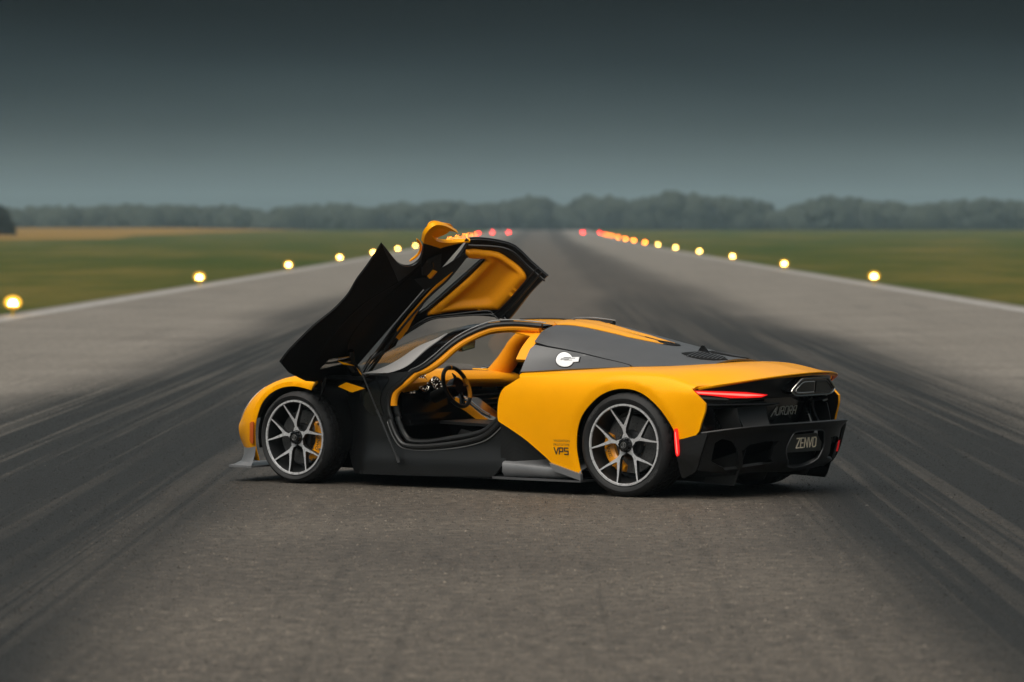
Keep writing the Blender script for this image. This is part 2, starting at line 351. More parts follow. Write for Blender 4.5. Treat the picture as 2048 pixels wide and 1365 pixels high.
# outlines of the panels on those surfaces, in metres / section steps
D=dict(
 arch_r=[(0.359,0.114),(0.376,0.423),(0.393,0.811),(0.395,1.125),(0.381,1.46),(0.344,1.776),(0.275,2.11),(0.199,2.377),(0.108,2.547),(0.016,2.608),(-0.077,2.565),(-0.172,2.394),(-0.277,2.063),(-0.353,1.691),(-0.395,1.416)],
 quarter_low=[(0.361,0.113),(0.476,0.287),(0.596,0.446),(0.666,0.663),(0.819,1.074),(0.954,1.337),(1.06,1.526),(1.079,1.595),(1.085,1.87),(1.076,2.29),(1.041,2.66),(0.976,2.932),(0.912,3.293)],
 quarter_top=[(0.912,3.293),(0.942,4.13),(0.497,4.222),(0.129,4.462),(0.059,5.715),(-0.171,6)],
 quarter_rear=[(-0.519,2.988),(-0.584,2.635),(-0.635,2.365),(-0.633,2.065),(-0.608,1.629),(-0.572,1.215),(-0.446,1.105)],
 cover_front=[(0.943,0.045),(0.961,1.345),(0.97,2.176),(0.982,2.72),(0.985,3.081),(0.994,3.327)],
 groove=[(0.94,1.841),(0.593,1.53),(0.267,0.85),(0.103,0.179)],
 cap=[(0.647,0.92),(0.688,1.48),(0.627,1.225),(0.579,1.08),(0.554,0.609),(0.583,0.578),(0.602,0.19)],
 spine_lo=[(0.984,3.289),(0.916,3.453),(0.773,3.527),(0.578,3.559),(0.474,3.548),(0.341,3.643),(0.213,3.734)],
 spine_hi=[(1.091,3.676),(1.146,3.935),(1.058,4),(0.914,4),(0.673,4),(0.457,3.933),(0.347,3.943),(0.213,3.734)],
 slot=[(0.457,3.933),(0.361,4),(0.241,3.933),(0.154,3.994),(0.21,3.717),(0.316,3.784)],
 vent=[(-0.069,3.245),(-0.155,2.606),(-0.202,2.17),(-0.256,2.068),(-0.306,2.469),(-0.357,3.77),(-0.24,4),(-0.192,3.933),(-0.09,3.957)],
 wind_edge=[(2.332,0),(2.17,0.954),(1.999,1.617),(1.897,2.035),(1.784,2.251),(1.733,2.542),(1.688,2.967),(1.683,3.333),(1.659,3.867)],
 open_hi=[(1.035,2.898),(1.236,2.833),(1.395,2.651),(1.453,2.431),(1.509,2.139),(1.63,1.446),(1.778,0.415),(1.875,0)],
 open_lo=[(1.851,0.798),(1.948,0.753),(2.036,0.692),(2.066,0.619),(2.061,0.548),(2.036,0.485),(2.007,0.422),(1.978,0.375),(1.939,0.336),(1.881,0.321),(1.755,0.322),(1.562,0.347),(1.371,0.38),(1.247,0.418),(1.138,0.499)],
 seal_lo=[(2.068,0.731),(2.112,0.674),(2.127,0.618),(2.107,0.523),(2.058,0.381),(2,0.303),(1.912,0.278),(1.748,0.285),(1.555,0.312),(1.364,0.341),(1.146,0.378)],
 arch_f=[(3.252,0),(3.272,0.794),(3.259,1.366),(3.222,1.88),(3.177,2.339),(3.106,2.618),(3.021,2.71),(2.914,2.673),(2.814,2.547),(2.728,2.432)],
 fend_cut=[(2.728,2.432),(2.719,2.512),(2.688,2.808)],
 cowl=[(2.275,2.6),(2.376,2.393),(2.497,2.617),(2.439,2.852)],
 lamp=[(3.414,3.067),(3.391,3.133),(3.344,3.333),(3.275,3.267),(3.303,3.115),(3.334,2.836),(3.391,3)],
 marker=[(3.289,1.729),(3.27,1.742),(3.243,1.681),(3.272,0.91),(3.298,0.96),(3.309,1.105)],
 band=[(0.917,0.766),(0.734,0.799),(0.436,0.831),(-0.043,0.855),(-0.599,0.844),(-0.599,0.764),(-0.615,0.711),(-0.43,0.689),(0.142,0.693),(0.379,0.694),(0.472,0.682),(0.66,0.664),(0.819,0.648),(0.87,0.717)],
 tail_lamp=[(0.908,0.75),(0.75,0.744),(0.573,0.734),(0.408,0.713),(0.458,0.696),(0.565,0.694),(0.679,0.696),(0.799,0.715),(0.878,0.724)],
 tail_lens=[(0.871,0.722),(0.687,0.7),(0.686,0.694),(0.856,0.703)],
 exh_o=[(0.195,0.727),(0.149,0.772),(0.106,0.808),(0.062,0.818),(-0.124,0.814)],
 exh_i=[(0.15,0.734),(0.106,0.779),(0.062,0.789),(-0.13,0.788),(-0.136,0.718),(0.115,0.722)],
 diff_top=[(0.98,0.398),(0.96,0.429),(0.862,0.452),(0.718,0.472),(0.479,0.499),(0.107,0.51),(-0.975,0.479)],
 diff_well=[(0.231,0.355),(0.241,0.417),(0.208,0.437),(0.096,0.446),(-0.349,0.452),(-0.483,0.442),(-0.46,0.38),(-0.387,0.32),(-0.296,0.262),(-0.206,0.227),(-0.03,0.207),(0.129,0.242),(0.199,0.291)],
 diff_pocket=[(0.686,0.209),(0.675,0.332),(0.626,0.361),(0.358,0.39),(0.442,0.37),(0.455,0.24),(0.506,0.242)],
 diff_left=[(0.873,0.275),(0.856,0.404),(0.826,0.43),(0.683,0.37),(0.698,0.302),(0.706,0.21),(0.573,0.098),(0.735,0.115),(0.891,0.229)],
 door_low=[(2.499,0.143),(2.388,0.13),(2.278,0.142),(2.111,0.177),(1.969,0.232),(1.857,0.251),(1.76,0.249),(1.626,0.214),(1.49,0.2),(1.355,0.173),(1.255,0.146),(1.295,0.228),(1.363,0.353),(1.417,0.465),(1.431,0.56),(1.411,0.615),(1.351,0.633),(1.27,0.59),(1.19,0.528),(1.217,0.734),(1.162,0.791),(1.069,0.873),(1.182,0.884),(1.418,0.89),(1.639,0.876),(1.983,0.878),(2.195,0.891),(2.437,0.9),(2.558,0.88),(2.655,0.702),(2.653,0.539),(2.593,0.317)],
 door_hi=[(1.071,0.44),(0.972,1.61),(0.933,2.165),(0.948,2.859),(0.935,3.315),(1.401,3.319),(1.453,3.121),(1.636,2.429),(1.736,1.942),(1.804,1.746),(1.895,1.619),(2.029,1.379),(2.099,1.357),(2.245,0.502),(2.348,0.737)],
 door_belt=[(1.186,0.653),(1.417,0.72),(1.626,0.386),(1.952,0.375),(2.144,0.637),(2.348,0.737)],
 door_glass=[(1.216,1.082),(1.142,1.653),(1.208,1.638),(1.438,1.5),(1.706,1.299),(1.788,1.15),(1.845,1.185),(1.66,0.925),(1.461,0.986),(1.266,0.958)],
 door_card=[(1.153,0.693),(1.09,1.405),(1.042,1.892),(1.036,2.369),(1.034,2.845),(1.051,3.054),(1.096,3.115),(1.256,3.111),(1.365,3.075),(1.395,3.057),(1.477,2.798),(1.594,2.228),(1.68,1.827),(1.732,1.534),(1.728,1.421),(1.533,1.574),(1.328,1.704),(1.145,1.735),(1.162,1.464),(1.193,1.091)],
 door_strip=[(1.95,0.44),(1.63,0.421),(1.42,0.746),(1.349,0.887),(1.514,0.826),(1.663,0.733),(1.746,0.773),(1.906,1.182),(1.935,1.199),(2.009,1.261)],
 door_web=[(1.255,0.146),(1.295,0.228),(1.363,0.353),(1.417,0.465),(1.431,0.56),(1.411,0.615),(1.351,0.633),(1.27,0.59),(1.19,0.528),(1.383,0.672),(1.491,0.646),(1.585,0.608)],
 door_web2=[(1.537,0.731),(1.491,0.809),(1.32,0.859),(1.161,0.891),(1.19,0.9),(1.346,0.9),(1.483,0.889),(1.593,0.858)],
 door_latch=[(1.41,0.699),(1.332,0.693),(1.258,0.773),(1.356,0.836),(1.405,0.841),(1.457,0.817),(1.483,0.765)],
 door_loop_o=[(1.19,0.524),(1.13,0.484),(1.072,0.469),(1.026,0.482),(1.004,0.516),(1.006,0.593),(1.026,0.684),(1.051,0.771)],
 door_loop=[(1.082,0)],
 door_trim=[(2.326,0.784),(2.313,0.877),(2.043,0.865),(2.125,0.9),(2.311,0.893)],
 door_crease=[(1.73,0.643),(2.034,0.605),(2.239,0.66)],
 scoop_c=[(1.194,0.528),(1.128,0.481),(1.072,0.468),(1.025,0.48),(1.004,0.514),(1.006,0.594),(1.025,0.681),(1.049,0.77),(1.044,0.644),(1.038,0.567),(1.057,0.529),(1.101,0.531),(1.141,0.591),(1.162,0.685),(1.15,0.769),(1.104,0.837),(1.065,0.871),(1.076,0.876),(1.165,0.792),(1.218,0.733)],
 scoop_w=[(1.102,0.521),(1.051,0.513),(1.03,0.56),(1.034,0.641),(1.049,0.766),(1.161,0.689),(1.142,0.581)],
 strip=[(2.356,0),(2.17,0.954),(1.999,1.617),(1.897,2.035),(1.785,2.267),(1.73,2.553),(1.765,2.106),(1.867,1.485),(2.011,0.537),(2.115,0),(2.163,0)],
 pil_edge=[(2.163,0),(2.115,0),(2.011,0.537),(1.865,1.438),(1.761,2.059),(1.724,2.449),(1.672,2.863),(1.683,3.333),(1.659,3.867)])
# ---------------------------------------------------------------- the place
def gz(y): return 2.24e-6*np.clip(np.asarray(y,float)-100,0,950)**2
def sheet(name,xs,ys,z0,m,label=None,cat=None,kind='structure',parent=None,xfn=None):
    v=[];f=[]
    for y in ys:
        for x in xs: v.append((x if xfn is None else xfn(x,y),y,float(gz(y))+z0))
    n=len(xs)
    for j in range(len(ys)-1):
        for i in range(n-1): f.append((j*n+i,j*n+i+1,(j+1)*n+i+1,(j+1)*n+i))
    o=obj(name,v,f,m,parent,True,0); return tag(o,label,cat,None,kind)
YS=[-60,0,50,100]+list(range(140,1100,40))+[1300,1700,2400]
def bands(n,l,vec,pairs): pass
# grass
gm=mat('grass',(.06,.085,.02),.9,spec=.1); n,l,b=nodes(gm); tc=n.new('ShaderNodeTexCoord')
mp=n.new('ShaderNodeMapping'); mp.inputs['Scale'].default_value=(.05,.012,1); l(tc.outputs['Object'],mp.inputs[0])
t1=tex(n,'Noise',Scale=1.6,Detail=6.,Roughness=.65); l(mp.outputs[0],t1.inputs['Vector'])
t2=tex(n,'Noise',Scale=1.3,Detail=8.,Roughness=.7); l(tc.outputs['Object'],t2.inputs['Vector'])
r1=ramp(n,[(.34,(.020,.042,.003)),(.5,(.048,.055,.007)),(.62,(.095,.078,.015))]); l(t1.outputs['Fac'],r1.inputs[0])
r2=ramp(n,[(.3,.65),(.7,1.25)]); l(t2.outputs['Fac'],r2.inputs[0])
mm=n.new('ShaderNodeMix'); mm.data_type='RGBA'; mm.blend_type='MULTIPLY'; mm.inputs[0].default_value=1; l(r1.outputs[0],mm.inputs[6]); l(r2.outputs[0],mm.inputs[7]); l(mm.outputs[2],b.inputs['Base Color'])
bp=n.new('ShaderNodeBump'); bp.inputs['Strength'].default_value=1; bp.inputs['Distance'].default_value=.08; l(t2.outputs['Fac'],bp.inputs['Height']); l(bp.outputs[0],b.inputs['Normal'])
sheet('grass_field',[-1500,-300,-60,-11.6,11.6,60,300,1500],YS,-.03,gm)
# asphalt: worn centre, two belts of rubber laid down by tyres
am=mat('asphalt',(.13,.12,.11),.62,spec=.45); n,l,b=nodes(am); tc=n.new('ShaderNodeTexCoord'); sp=n.new('ShaderNodeSeparateXYZ'); l(tc.outputs['Object'],sp.inputs[0])
def math_(op,a,b_=None,cl=False):
    q=n.new('ShaderNodeMath'); q.operation=op; q.use_clamp=cl
    for i,x in enumerate((a,b_)):
        if x is None: continue
        if isinstance(x,(int,float)): q.inputs[i].default_value=x
        else: l(x,q.inputs[i])
    return q.outputs[0]
def mrange(x,a,b_,c,d,sm=True):
    q=n.new('ShaderNodeMapRange'); q.interpolation_type='SMOOTHSTEP' if sm else 'LINEAR'; l(x,q.inputs['Value'])
    for k,vv in zip(('From Min','From Max','To Min','To Max'),(a,b_,c,d)): q.inputs[k].default_value=vv
    return q.outputs[0]
def streak(rot,sx,sy,scale,detail=5.,seed=0.):
    m2=n.new('ShaderNodeMapping'); m2.inputs['Rotation'].default_value=(0,0,R(rot)); m2.inputs['Scale'].default_value=(sx,sy,1); m2.inputs['Location'].default_value=(seed,seed*.7,0); l(tc.outputs['Object'],m2.inputs[0])
    t=tex(n,'Noise',Scale=scale,Detail=detail,Roughness=.6); l(m2.outputs[0],t.inputs['Vector']); return t.outputs['Fac']
wob=math_('MULTIPLY',math_('SUBTRACT',streak(0,.05,.02,1.,3.,5.),.5),3.2)
xx=math_('ADD',sp.outputs['X'],wob)
lb=math_('MULTIPLY',mrange(xx,-6.8,-4.6,0,1),mrange(xx,-2.5,-1.5,1,0)); rb=math_('MULTIPLY',mrange(xx,1.15,2.2,0,1),mrange(xx,4.2,6.4,1,0))
belt=math_('MULTIPLY',math_('ADD',lb,rb,True),mrange(sp.outputs['Y'],48,150,1,.42))
s1=mrange(streak(2.,1.5,.020,1.4,4.,1.),.36,.62,0,1); s2=mrange(streak(-2.6,4.2,.030,1.3,4.,9.),.40,.62,0,1); s3=mrange(streak(1.3,9.,.018,1.,2.,3.),.47,.56,0,1)
mixs=math_('ADD',math_('MULTIPLY',s1,.5),math_('ADD',math_('MULTIPLY',s2,.30),math_('MULTIPLY',s3,.36)),True)
rub=math_('MULTIPLY',belt,mrange(mixs,.0,.8,.64,1.06),True)
thin=math_('MULTIPLY',mrange(streak(3.2,1.9,.022,1.,1.5,12.),.655,.70,0,1),mrange(streak(0,.2,.15,1.,2.,4.),.45,.6,0,1))
rub2=math_('MAXIMUM',rub,math_('MAXIMUM',math_('MULTIPLY',thin,.30),math_('MULTIPLY',mrange(streak(1.5,6.,.05,1.,3.,21.),.55,.70,0,1),.28))); 
big=tex(n,'Noise',Scale=.35,Detail=5.); l(tc.outputs['Object'],big.inputs['Vector'])
fine=tex(n,'Noise',Scale=9.,Detail=9.,Roughness=.82); l(tc.outputs['Object'],fine.inputs['Vector'])
vor=tex(n,'Voronoi',Scale=70.); l(tc.outputs['Object'],vor.inputs['Vector'])
base=ramp(n,[(.3,(.050,.041,.032)),(.7,(.076,.063,.049))]); l(big.outputs['Fac'],base.inputs[0])
base2=ramp(n,[(.3,(.118,.103,.085)),(.7,(.158,.140,.118))]); l(big.outputs['Fac'],base2.inputs[0])
wide=mrange(math_('ABSOLUTE',xx),3.2,5.6,0,1)
m0=n.new('ShaderNodeMix'); m0.data_type='RGBA'; l(wide,m0.inputs[0]); l(base.outputs[0],m0.inputs[6]); l(base2.outputs[0],m0.inputs[7])
gr=ramp(n,[(.32,.22),(.5,.95),(.70,2.3)]); l(fine.outputs['Fac'],gr.inputs[0])
m1=n.new('ShaderNodeMix'); m1.data_type='RGBA'; m1.blend_type='MULTIPLY'; m1.inputs[0].default_value=1; l(m0.outputs[2],m1.inputs[6]); l(gr.outputs[0],m1.inputs[7])
m2=n.new('ShaderNodeMix'); m2.data_type='RGBA'; l(rub2,m2.inputs[0]); l(m1.outputs[2],m2.inputs[6]); m2.inputs[7].default_value=(.010,.0105,.010,1); l(m2.outputs[2],b.inputs['Base Color'])
l(mrange(rub2,0,1,.66,.60,False),b.inputs['Roughness']); l(mrange(rub2,0,1,.45,.22,False),b.inputs['Specular IOR Level'])
bp=n.new('ShaderNodeBump'); bp.inputs['Strength'].default_value=.55; bp.inputs['Distance'].default_value=.006; l(vor.outputs['Distance'],bp.inputs['Height']); l(bp.outputs[0],b.inputs['Normal'])
run=sheet('runway',[-11.9,0,11.9],YS[:-3]+[1090],0,am)
lm=mat('edge_paint',(.42,.40,.37),.7); n,l,b=nodes(lm); tc=n.new('ShaderNodeTexCoord'); t=tex(n,'Noise',Scale=3.,Detail=6.,Roughness=.7); l(tc.outputs['Object'],t.inputs['Vector']); r=ramp(n,[(.36,(.14,.13,.118)),(.60,(.32,.305,.285))]); l(t.outputs['Fac'],r.inputs[0]); l(r.outputs[0],b.inputs['Base Color'])
for s in (-1,1): sheet('edge_line',[s*11.2-.26,s*11.2+.26],YS[:-3]+[1090],.004,lm,parent=run)
# raised aggregate: thousands of small stones standing out of the binder around the car
gn=170000; gx=RNG.uniform(-5.6,5.2,gn); gy=17+36*RNG.uniform(0,1,gn)**1.5; gs=RNG.uniform(.003,.0062,gn)*(1+(RNG.uniform(0,1,gn)>.985)*.9); ga=RNG.uniform(0,6.28,gn)
cv=np.stack([np.stack([gx+gs*np.cos(ga+k*2.094)*1.3,gy+gs*np.sin(ga+k*2.094)*1.3,np.full(gn,-.0005)],1) for k in range(3)]+[np.stack([gx+gs*.3*np.cos(ga),gy+gs*.3*np.sin(ga),gs*RNG.uniform(.5,1.1,gn)],1)],1).reshape(-1,3)
ii=np.arange(gn)*4; cf_=np.stack([np.stack([ii+a_,ii+b_,ii+3],1) for a_,b_ in ((0,1),(1,2),(2,0))],1).reshape(-1,3)
chipm=am.copy(); chipm.name='aggregate'; n,l,b=nodes(chipm); gi=n.new('ShaderNodeNewGeometry'); r=ramp(n,[(.0,.2),(.5,.8),(.85,1.7),(1,3.2)]); l(gi.outputs['Random Per Island'],r.inputs[0])
mm=n.new('ShaderNodeMix'); mm.data_type='RGBA'; mm.blend_type='MULTIPLY'; mm.inputs[0].default_value=1; l(b.inputs['Base Color'].links[0].from_socket,mm.inputs[6]); l(r.outputs[0],mm.inputs[7]); l(mm.outputs[2],b.inputs['Base Color'])
me=bpy.data.meshes.new('runway_aggregate'); me.vertices.add(gn*4); me.vertices.foreach_set('co',cv.ravel()); me.loops.add(gn*9); me.loops.foreach_set('vertex_index',cf_.ravel().astype(np.int32)); me.polygons.add(gn*3); me.polygons.foreach_set('loop_start',np.arange(0,gn*9,3,dtype=np.int32)); me.update(); me.validate(); me.materials.append(chipm)
og=bpy.data.objects.new('runway_aggregate',me); COL.objects.link(og)
tag(og,'fine raised aggregate of the runway surface around the car','aggregate',None,'stuff')
# ripe field on the left behind the grass
wm=grain(mat('ripe_crop',(.17,.10,.022),.9,spec=.1),.05,.15)
v=[]
for (x,y) in [(-78,580),(-64,640),(-66,760),(-60,900),(-52,1060),(-400,1060),(-400,580)]: v.append((x,y,float(gz(y))+.01))
c=(-200,800,float(gz(800))+.01)
v2=[];f2=[]
yy=np.linspace(560,1080,27); inner=np.interp(yy,[560,600,640,760,900,1060,1080],[-84,-74,-64,-72,-70,-58,-56])
for y,x in zip(yy,inner):
    for k in (0,.1,.3,1): v2.append((x+(-420-x)*k,y,float(gz(y))+(.55 if k>0 else .0)))
for j in range(len(yy)-1):
    for i in range(3): f2.append((j*4+i,j*4+i+1,(j+1)*4+i+1,(j+1)*4+i))
tag(obj('crop_field',v2,f2,wm),None,None,None,'structure')
# woods on the skyline
fol=mat('foliage',(.045,.07,.03),.85,spec=.15); n,l,b=nodes(fol); tc=n.new('ShaderNodeTexCoord'); t=tex(n,'Noise',Scale=.6,Detail=5.); l(tc.outputs['Object'],t.inputs['Vector']); r=ramp(n,[(.3,(.014,.018,.014)),(.7,(.034,.040,.028))]); l(t.outputs['Fac'],r.inputs[0]); l(r.outputs[0],b.inputs['Base Color'])
bark=grain(mat('bark',(.06,.05,.04),.9),3,.3)
def ico(sub):
    bm=bmesh.new(); bmesh.ops.create_icosphere(bm,subdivisions=sub,radius=1); v=np.array([tuple(x.co) for x in bm.verts]); f=[tuple(x.index for x in q.verts) for q in bm.faces]; bm.free(); return v,f
IV,IF=ico(2)
def clump(mb,c,r,sq=.8):
    ph=RNG.uniform(0,6,6); d=1+.16*np.sin(IV[:,0]*5+ph[0])*np.sin(IV[:,1]*5+ph[1])+.14*np.sin(IV[:,2]*6+ph[2])*np.sin(IV[:,0]*7+ph[3])+RNG.normal(0,.06,len(IV))
    mb.add(IV*d[:,None]*np.array([r,r,r*sq])+np.asarray(c),IF)
def leaves(mb,c,r,n,s):
    d=RNG.normal(size=(n,3)); d/=np.linalg.norm(d,axis=1)[:,None]; P=np.asarray(c)+d*(r*RNG.uniform(.75,1.12,n)**.7)[:,None]*np.array([1,1,.85])
    for p in P:
        a=RNG.normal(size=3); a/=np.linalg.norm(a); b_=np.cross(a,RNG.normal(size=3)); b_/=np.linalg.norm(b_); q=s*RNG.uniform(.6,1.4)
        mb.add([p-a*q-b_*q*.6,p+a*q-b_*q*.6,p+a*q*.8+b_*q*.6,p-a*q*.8+b_*q*.6],[(0,1,2,3)])
# skyline heights (metres) along the frame, left to right
SKX=[-520,-420,-330,-260,-175,-140,-118,-108,-96,-88,-70,-62,-52,-45,-38,-31,-25,-14,-4,4,9,16,24,33,44,54,62,72,76,84,96,108,118,130,142,158,172,190,260,350,440,520]
SKH=[11,9,11.5,10,9.5,10.5,10.0,10.3,7.2,9.6,11.0,9.2,10.6,10.4,10.9,11.3,9.4,11.6,12.4,12.2,8.8,12.4,12.6,11.0,13.8,13.5,11.8,12.6,12.3,7.4,12.8,12.6,11.4,10.0,10.8,12.2,11.2,13.6,14,11,12.5,10.5]
mb=MB()
for row in range(3):
    for x in np.arange(-520,521,5.2):
        x2=x+RNG.uniform(-1.8,1.8); y=1480+row*26+RNG.uniform(-10,10); h=(11+(np.interp(x2,SKX,SKH)-11)*1.25)*RNG.uniform(.90,1.03)*(1-.02*row)-1.3; z0=2.02
        r=RNG.uniform(4.0,7.0)
        for q in range(6):
            zz=z0+h*(.2+.66*q/5)+RNG.uniform(-.4,.4); rr=r*(1.05,1.1,1.08,1.0,.85,.62)[q]
            clump(mb,(x2+RNG.uniform(-1.2,1.2),y+RNG.uniform(-1,1),min(zz,z0+h-rr*.75)),rr)
tag(mb.build('far_wood',fol,None,True,0),'hazy grey green wood closing the skyline beyond the runway','wood',None,'stuff')
# the single dark tree at the left edge
tr=empty('field_tree',(-89.5,705,float(gz(705))))
tag(tr,'dark bushy tree standing alone at the left edge by the ripe field','tree')
mb=MB(); mb.tube([(0,0,0),(.1,0,1.2),(.0,.1,2.6),(.15,0,4.0)],[.22,.18,.13,.05],8)
for a in range(5): t=a*1.3; mb.tube([(0,0,1.2+.4*a),(.7*math.cos(t),.7*math.sin(t),1.9+.4*a),(1.2*math.cos(t),1.2*math.sin(t),2.4+.45*a)],[.08,.06,.02],6)
mb.build('trunk',bark,tr)
mb=MB()
for (x,y,z,r) in [(0,0,4.6,.8),(.6,.2,3.9,1.1),(-.7,-.2,3.8,1.2),(.9,0,2.9,1.3),(-.9,.3,2.7,1.4),(0,-.5,3.2,1.4),(1.4,0,1.7,1.2),(-1.5,0,1.6,1.3),(.3,.3,1.5,1.5),(1.9,.2,.9,.9),(2.3,0,.5,.6)]: leaves(mb,(x,y,z),r,420,.13); leaves(mb,(x,y,z),r*.6,160,.15)
mb.build('crown',fol,tr,False,0)
# ---------------------------------------------------------------- runway lights
housing=grain(mat('lamp_housing',(.55,.38,.05),.5),20,.1); steel=mat('lamp_steel',(.3,.3,.3),.4,metal=.8)
def lampmat(nm,c,s): return mat(nm,c,.2,emit=c,es=s)
WARM=lampmat('lamp_warm',(1,.56,.12),20); AMB=lampmat('lamp_amber',(1,.20,.012),34); RED=lampmat('lamp_red',(1,.018,.018),80)
GLOW={}
def halo_shell(nm,c,s):  # soft emissive shell added round each lamp to imitate its glow halo
    m=bpy.data.materials.new(nm); m.use_nodes=True; n=m.node_tree.nodes; l=m.node_tree.links.new; n.clear(); o=n.new('ShaderNodeOutputMaterial'); e=n.new('ShaderNodeEmission'); e.inputs[0].default_value=(*c,1); e.inputs[1].default_value=s; t=n.new('ShaderNodeBsdfTransparent'); x=n.new('ShaderNodeMixShader'); lw=n.new('ShaderNodeLayerWeight'); pw=n.new('ShaderNodeMath'); pw.operation='MULTIPLY_ADD'; pw.inputs[1].default_value=-.30; pw.inputs[2].default_value=.28; pw.use_clamp=True; l(lw.outputs['Facing'],pw.inputs[0]); l(pw.outputs[0],x.inputs[0]); l(t.outputs[0],x.inputs[1]); l(e.outputs[0],x.inputs[2]); l(x.outputs[0],o.inputs[0]); return m
for m_,c_ in ((WARM,(1,.48,.04)),(AMB,(1,.16,.01)),(RED,(1,.012,.012))): GLOW[m_.name]=halo_shell(m_.name+'_halo',c_,2.2)
def light_meshes():
    a=MB(); a.lathe([(0,0),(.16,0),(.16,.02),(.10,.04),(.035,.05),(.035,.18),(.085,.21),(.10,.24),(.10,.27),(0,.27)],20,'z')
    c=MB(); c.lathe([(.088,.27),(.098,.30),(.098,.345),(.08,.39),(.045,.415),(0,.42)],20,'z')
    g=MB(); g.lathe([(.105,.262),(.112,.27),(.112,.285),(.10,.288)],20,'z'); h=MB(); h.lathe([(.10,.22),(.17,.26),(.205,.33),(.205,.39),(.17,.46),(.09,.51),(0,.525)],20,'z'); return a,c,g,h
la,lc,lg,lh=light_meshes(); proto={}
def runway_light(x,y,m,label,group):
    o=empty('runway_light',(x,y,float(gz(y))-.07)); tag(o,label,'runway light',group)
    if 'b' not in proto:
        proto['b']=la.build('base',housing,o); proto['r']=lg.build('ring',steel,o)
    else:
        for k in 'br': q=proto[k].copy(); COL.objects.link(q); q.parent=o
    if m.name not in proto: proto[m.name]=lc.build('lens',m,o)
    else: q=proto[m.name].copy(); COL.objects.link(q); q.parent=o
    k=m.name+'g'
    if k not in proto: proto[k]=lh.build('halo_shell',GLOW[m.name],o)
    else: q=proto[k].copy(); COL.objects.link(q); q.parent=o
ordn=['nearest','second','third','fourth','fifth','sixth','seventh','eighth','ninth','tenth','eleventh','twelfth']
for i,Z in enumerate([93,144,195,245,294,345,394]): runway_light(-11.5,Z,WARM,f'warm white runway light in the left edge row, {ordn[i]} from the camera','warm edge lights left of the runway')
for i,Z in enumerate([147,201,255,308,362,416]): runway_light(11.5,Z,WARM,f'warm white runway light in the right edge row, {ordn[i]} from the camera','warm edge lights right of the runway')
for i,Z in enumerate([475,547,593,648,695,748]): runway_light(-11.5,Z,AMB,f'amber runway light of the far left edge row, {ordn[i]} of the ambers','amber edge lights left of the runway')
for i,Z in enumerate([468,523,572,628,685,743]): runway_light(11.5,Z,AMB,f'amber runway light of the far right edge row, {ordn[i]} of the ambers','amber edge lights right of the runway')
for x,Z,lb_ in [(11.5,817,'red runway light closing the right edge row of ambers'),(-11.5,800,'red runway light closing the left edge row of ambers'),(-9.5,850,'red runway end light, leftmost of those between the rows'),(-6.2,850,'red runway end light, middle one between the rows'),(8.5,850,'red runway end light, rightmost of those between the rows')]: runway_light(x,Z,RED,lb_,'red lights at the runway end')
# ---------------------------------------------------------------- the car
A=lambda k: np.array(D[k],float)
CAR=empty('sports_car',(1.1240,30.4060,0),2.55474)
tag(CAR,'yellow and black supercar with its left door swung up, parked on the runway','car')
V1=.15; V2=.16
P1=np.array((2.4,.75,.8)); P2=np.array((1.4,.30,1.2)); ax=(P2-P1)/np.linalg.norm(P2-P1); th=-R(92)
Kx=np.array([[0,-ax[2],ax[1]],[ax[2],0,-ax[0]],[-ax[1],ax[0],0]]); RD=np.eye(3)+math.sin(th)*Kx+(1-math.cos(th))*Kx@Kx
swing=lambda W:(np.asarray(W)-P1)@RD.T+P1
def both(name,fn,loops,m,par,**k):
    a=panel(name,fn,loops,m,par,side=1,**k); b=a.copy(); b.data=a.data.copy(); COL.objects.link(b)
    b.data.transform(Matrix.Scale(-1,4,(0,1,0))); b.data.flip_normals(); b.parent=par; return a,b
def y1(x,z):
    """half width of the lower body at x, z"""
    vv=np.linspace(0,3.4,120); P=surf1(np.full(120,x),vv); return float(np.interp(z,P[:,2],P[:,1]))
# --- rear quarter with the wheel arch and the deck
arch=cr(A('arch_r'),4); qlow=cr(A('quarter_low')[:7],3); qnose=cr(A('quarter_low')[6:],5); rear=A('quarter_rear')[::-1]
lip=np.stack([np.full(9,-.53),np.linspace(3.0,6,9)],1)
quarter=join(arch,[(-.43,1.12)],cr(rear[:5],3),cr(rear[4:],3),lip,[(-.1,6),(.02,5.4),(.25,4.75),(.6,4.45),(.94,4.3),(.935,4.0)],qnose[::-1],qlow[::-1])
def flare(a_,w_,dp):
    al_=a_*np.array([1,V1]); ctr=al_.mean(0)*np.array([1,0])+np.array([0,al_[:,1].min()])
    def f(V): d_=np.min(np.linalg.norm(V[:,None]-al_[None],axis=2),axis=1); return -dp*np.clip(1-d_/w_,0,1)
    nn_=np.gradient(al_,axis=0); nn_=np.stack([-nn_[:,1],nn_[:,0]],1); nn_/=np.linalg.norm(nn_,axis=1)[:,None]+1e-9
    if ((al_+nn_*.01-ctr)**2).sum()<((al_-ctr)**2).sum(): nn_=-nn_
    out_=(al_+nn_*w_)/np.array([1,V1]); return f,out_[1:-1]
fq,eq=flare(arch,.036,.016)
both('rear_quarter',surf1,quarter,YELLOW,CAR,t=.022,vs=V1,step=.03,bmat=BLACK,puffV=fq,extra=eq)
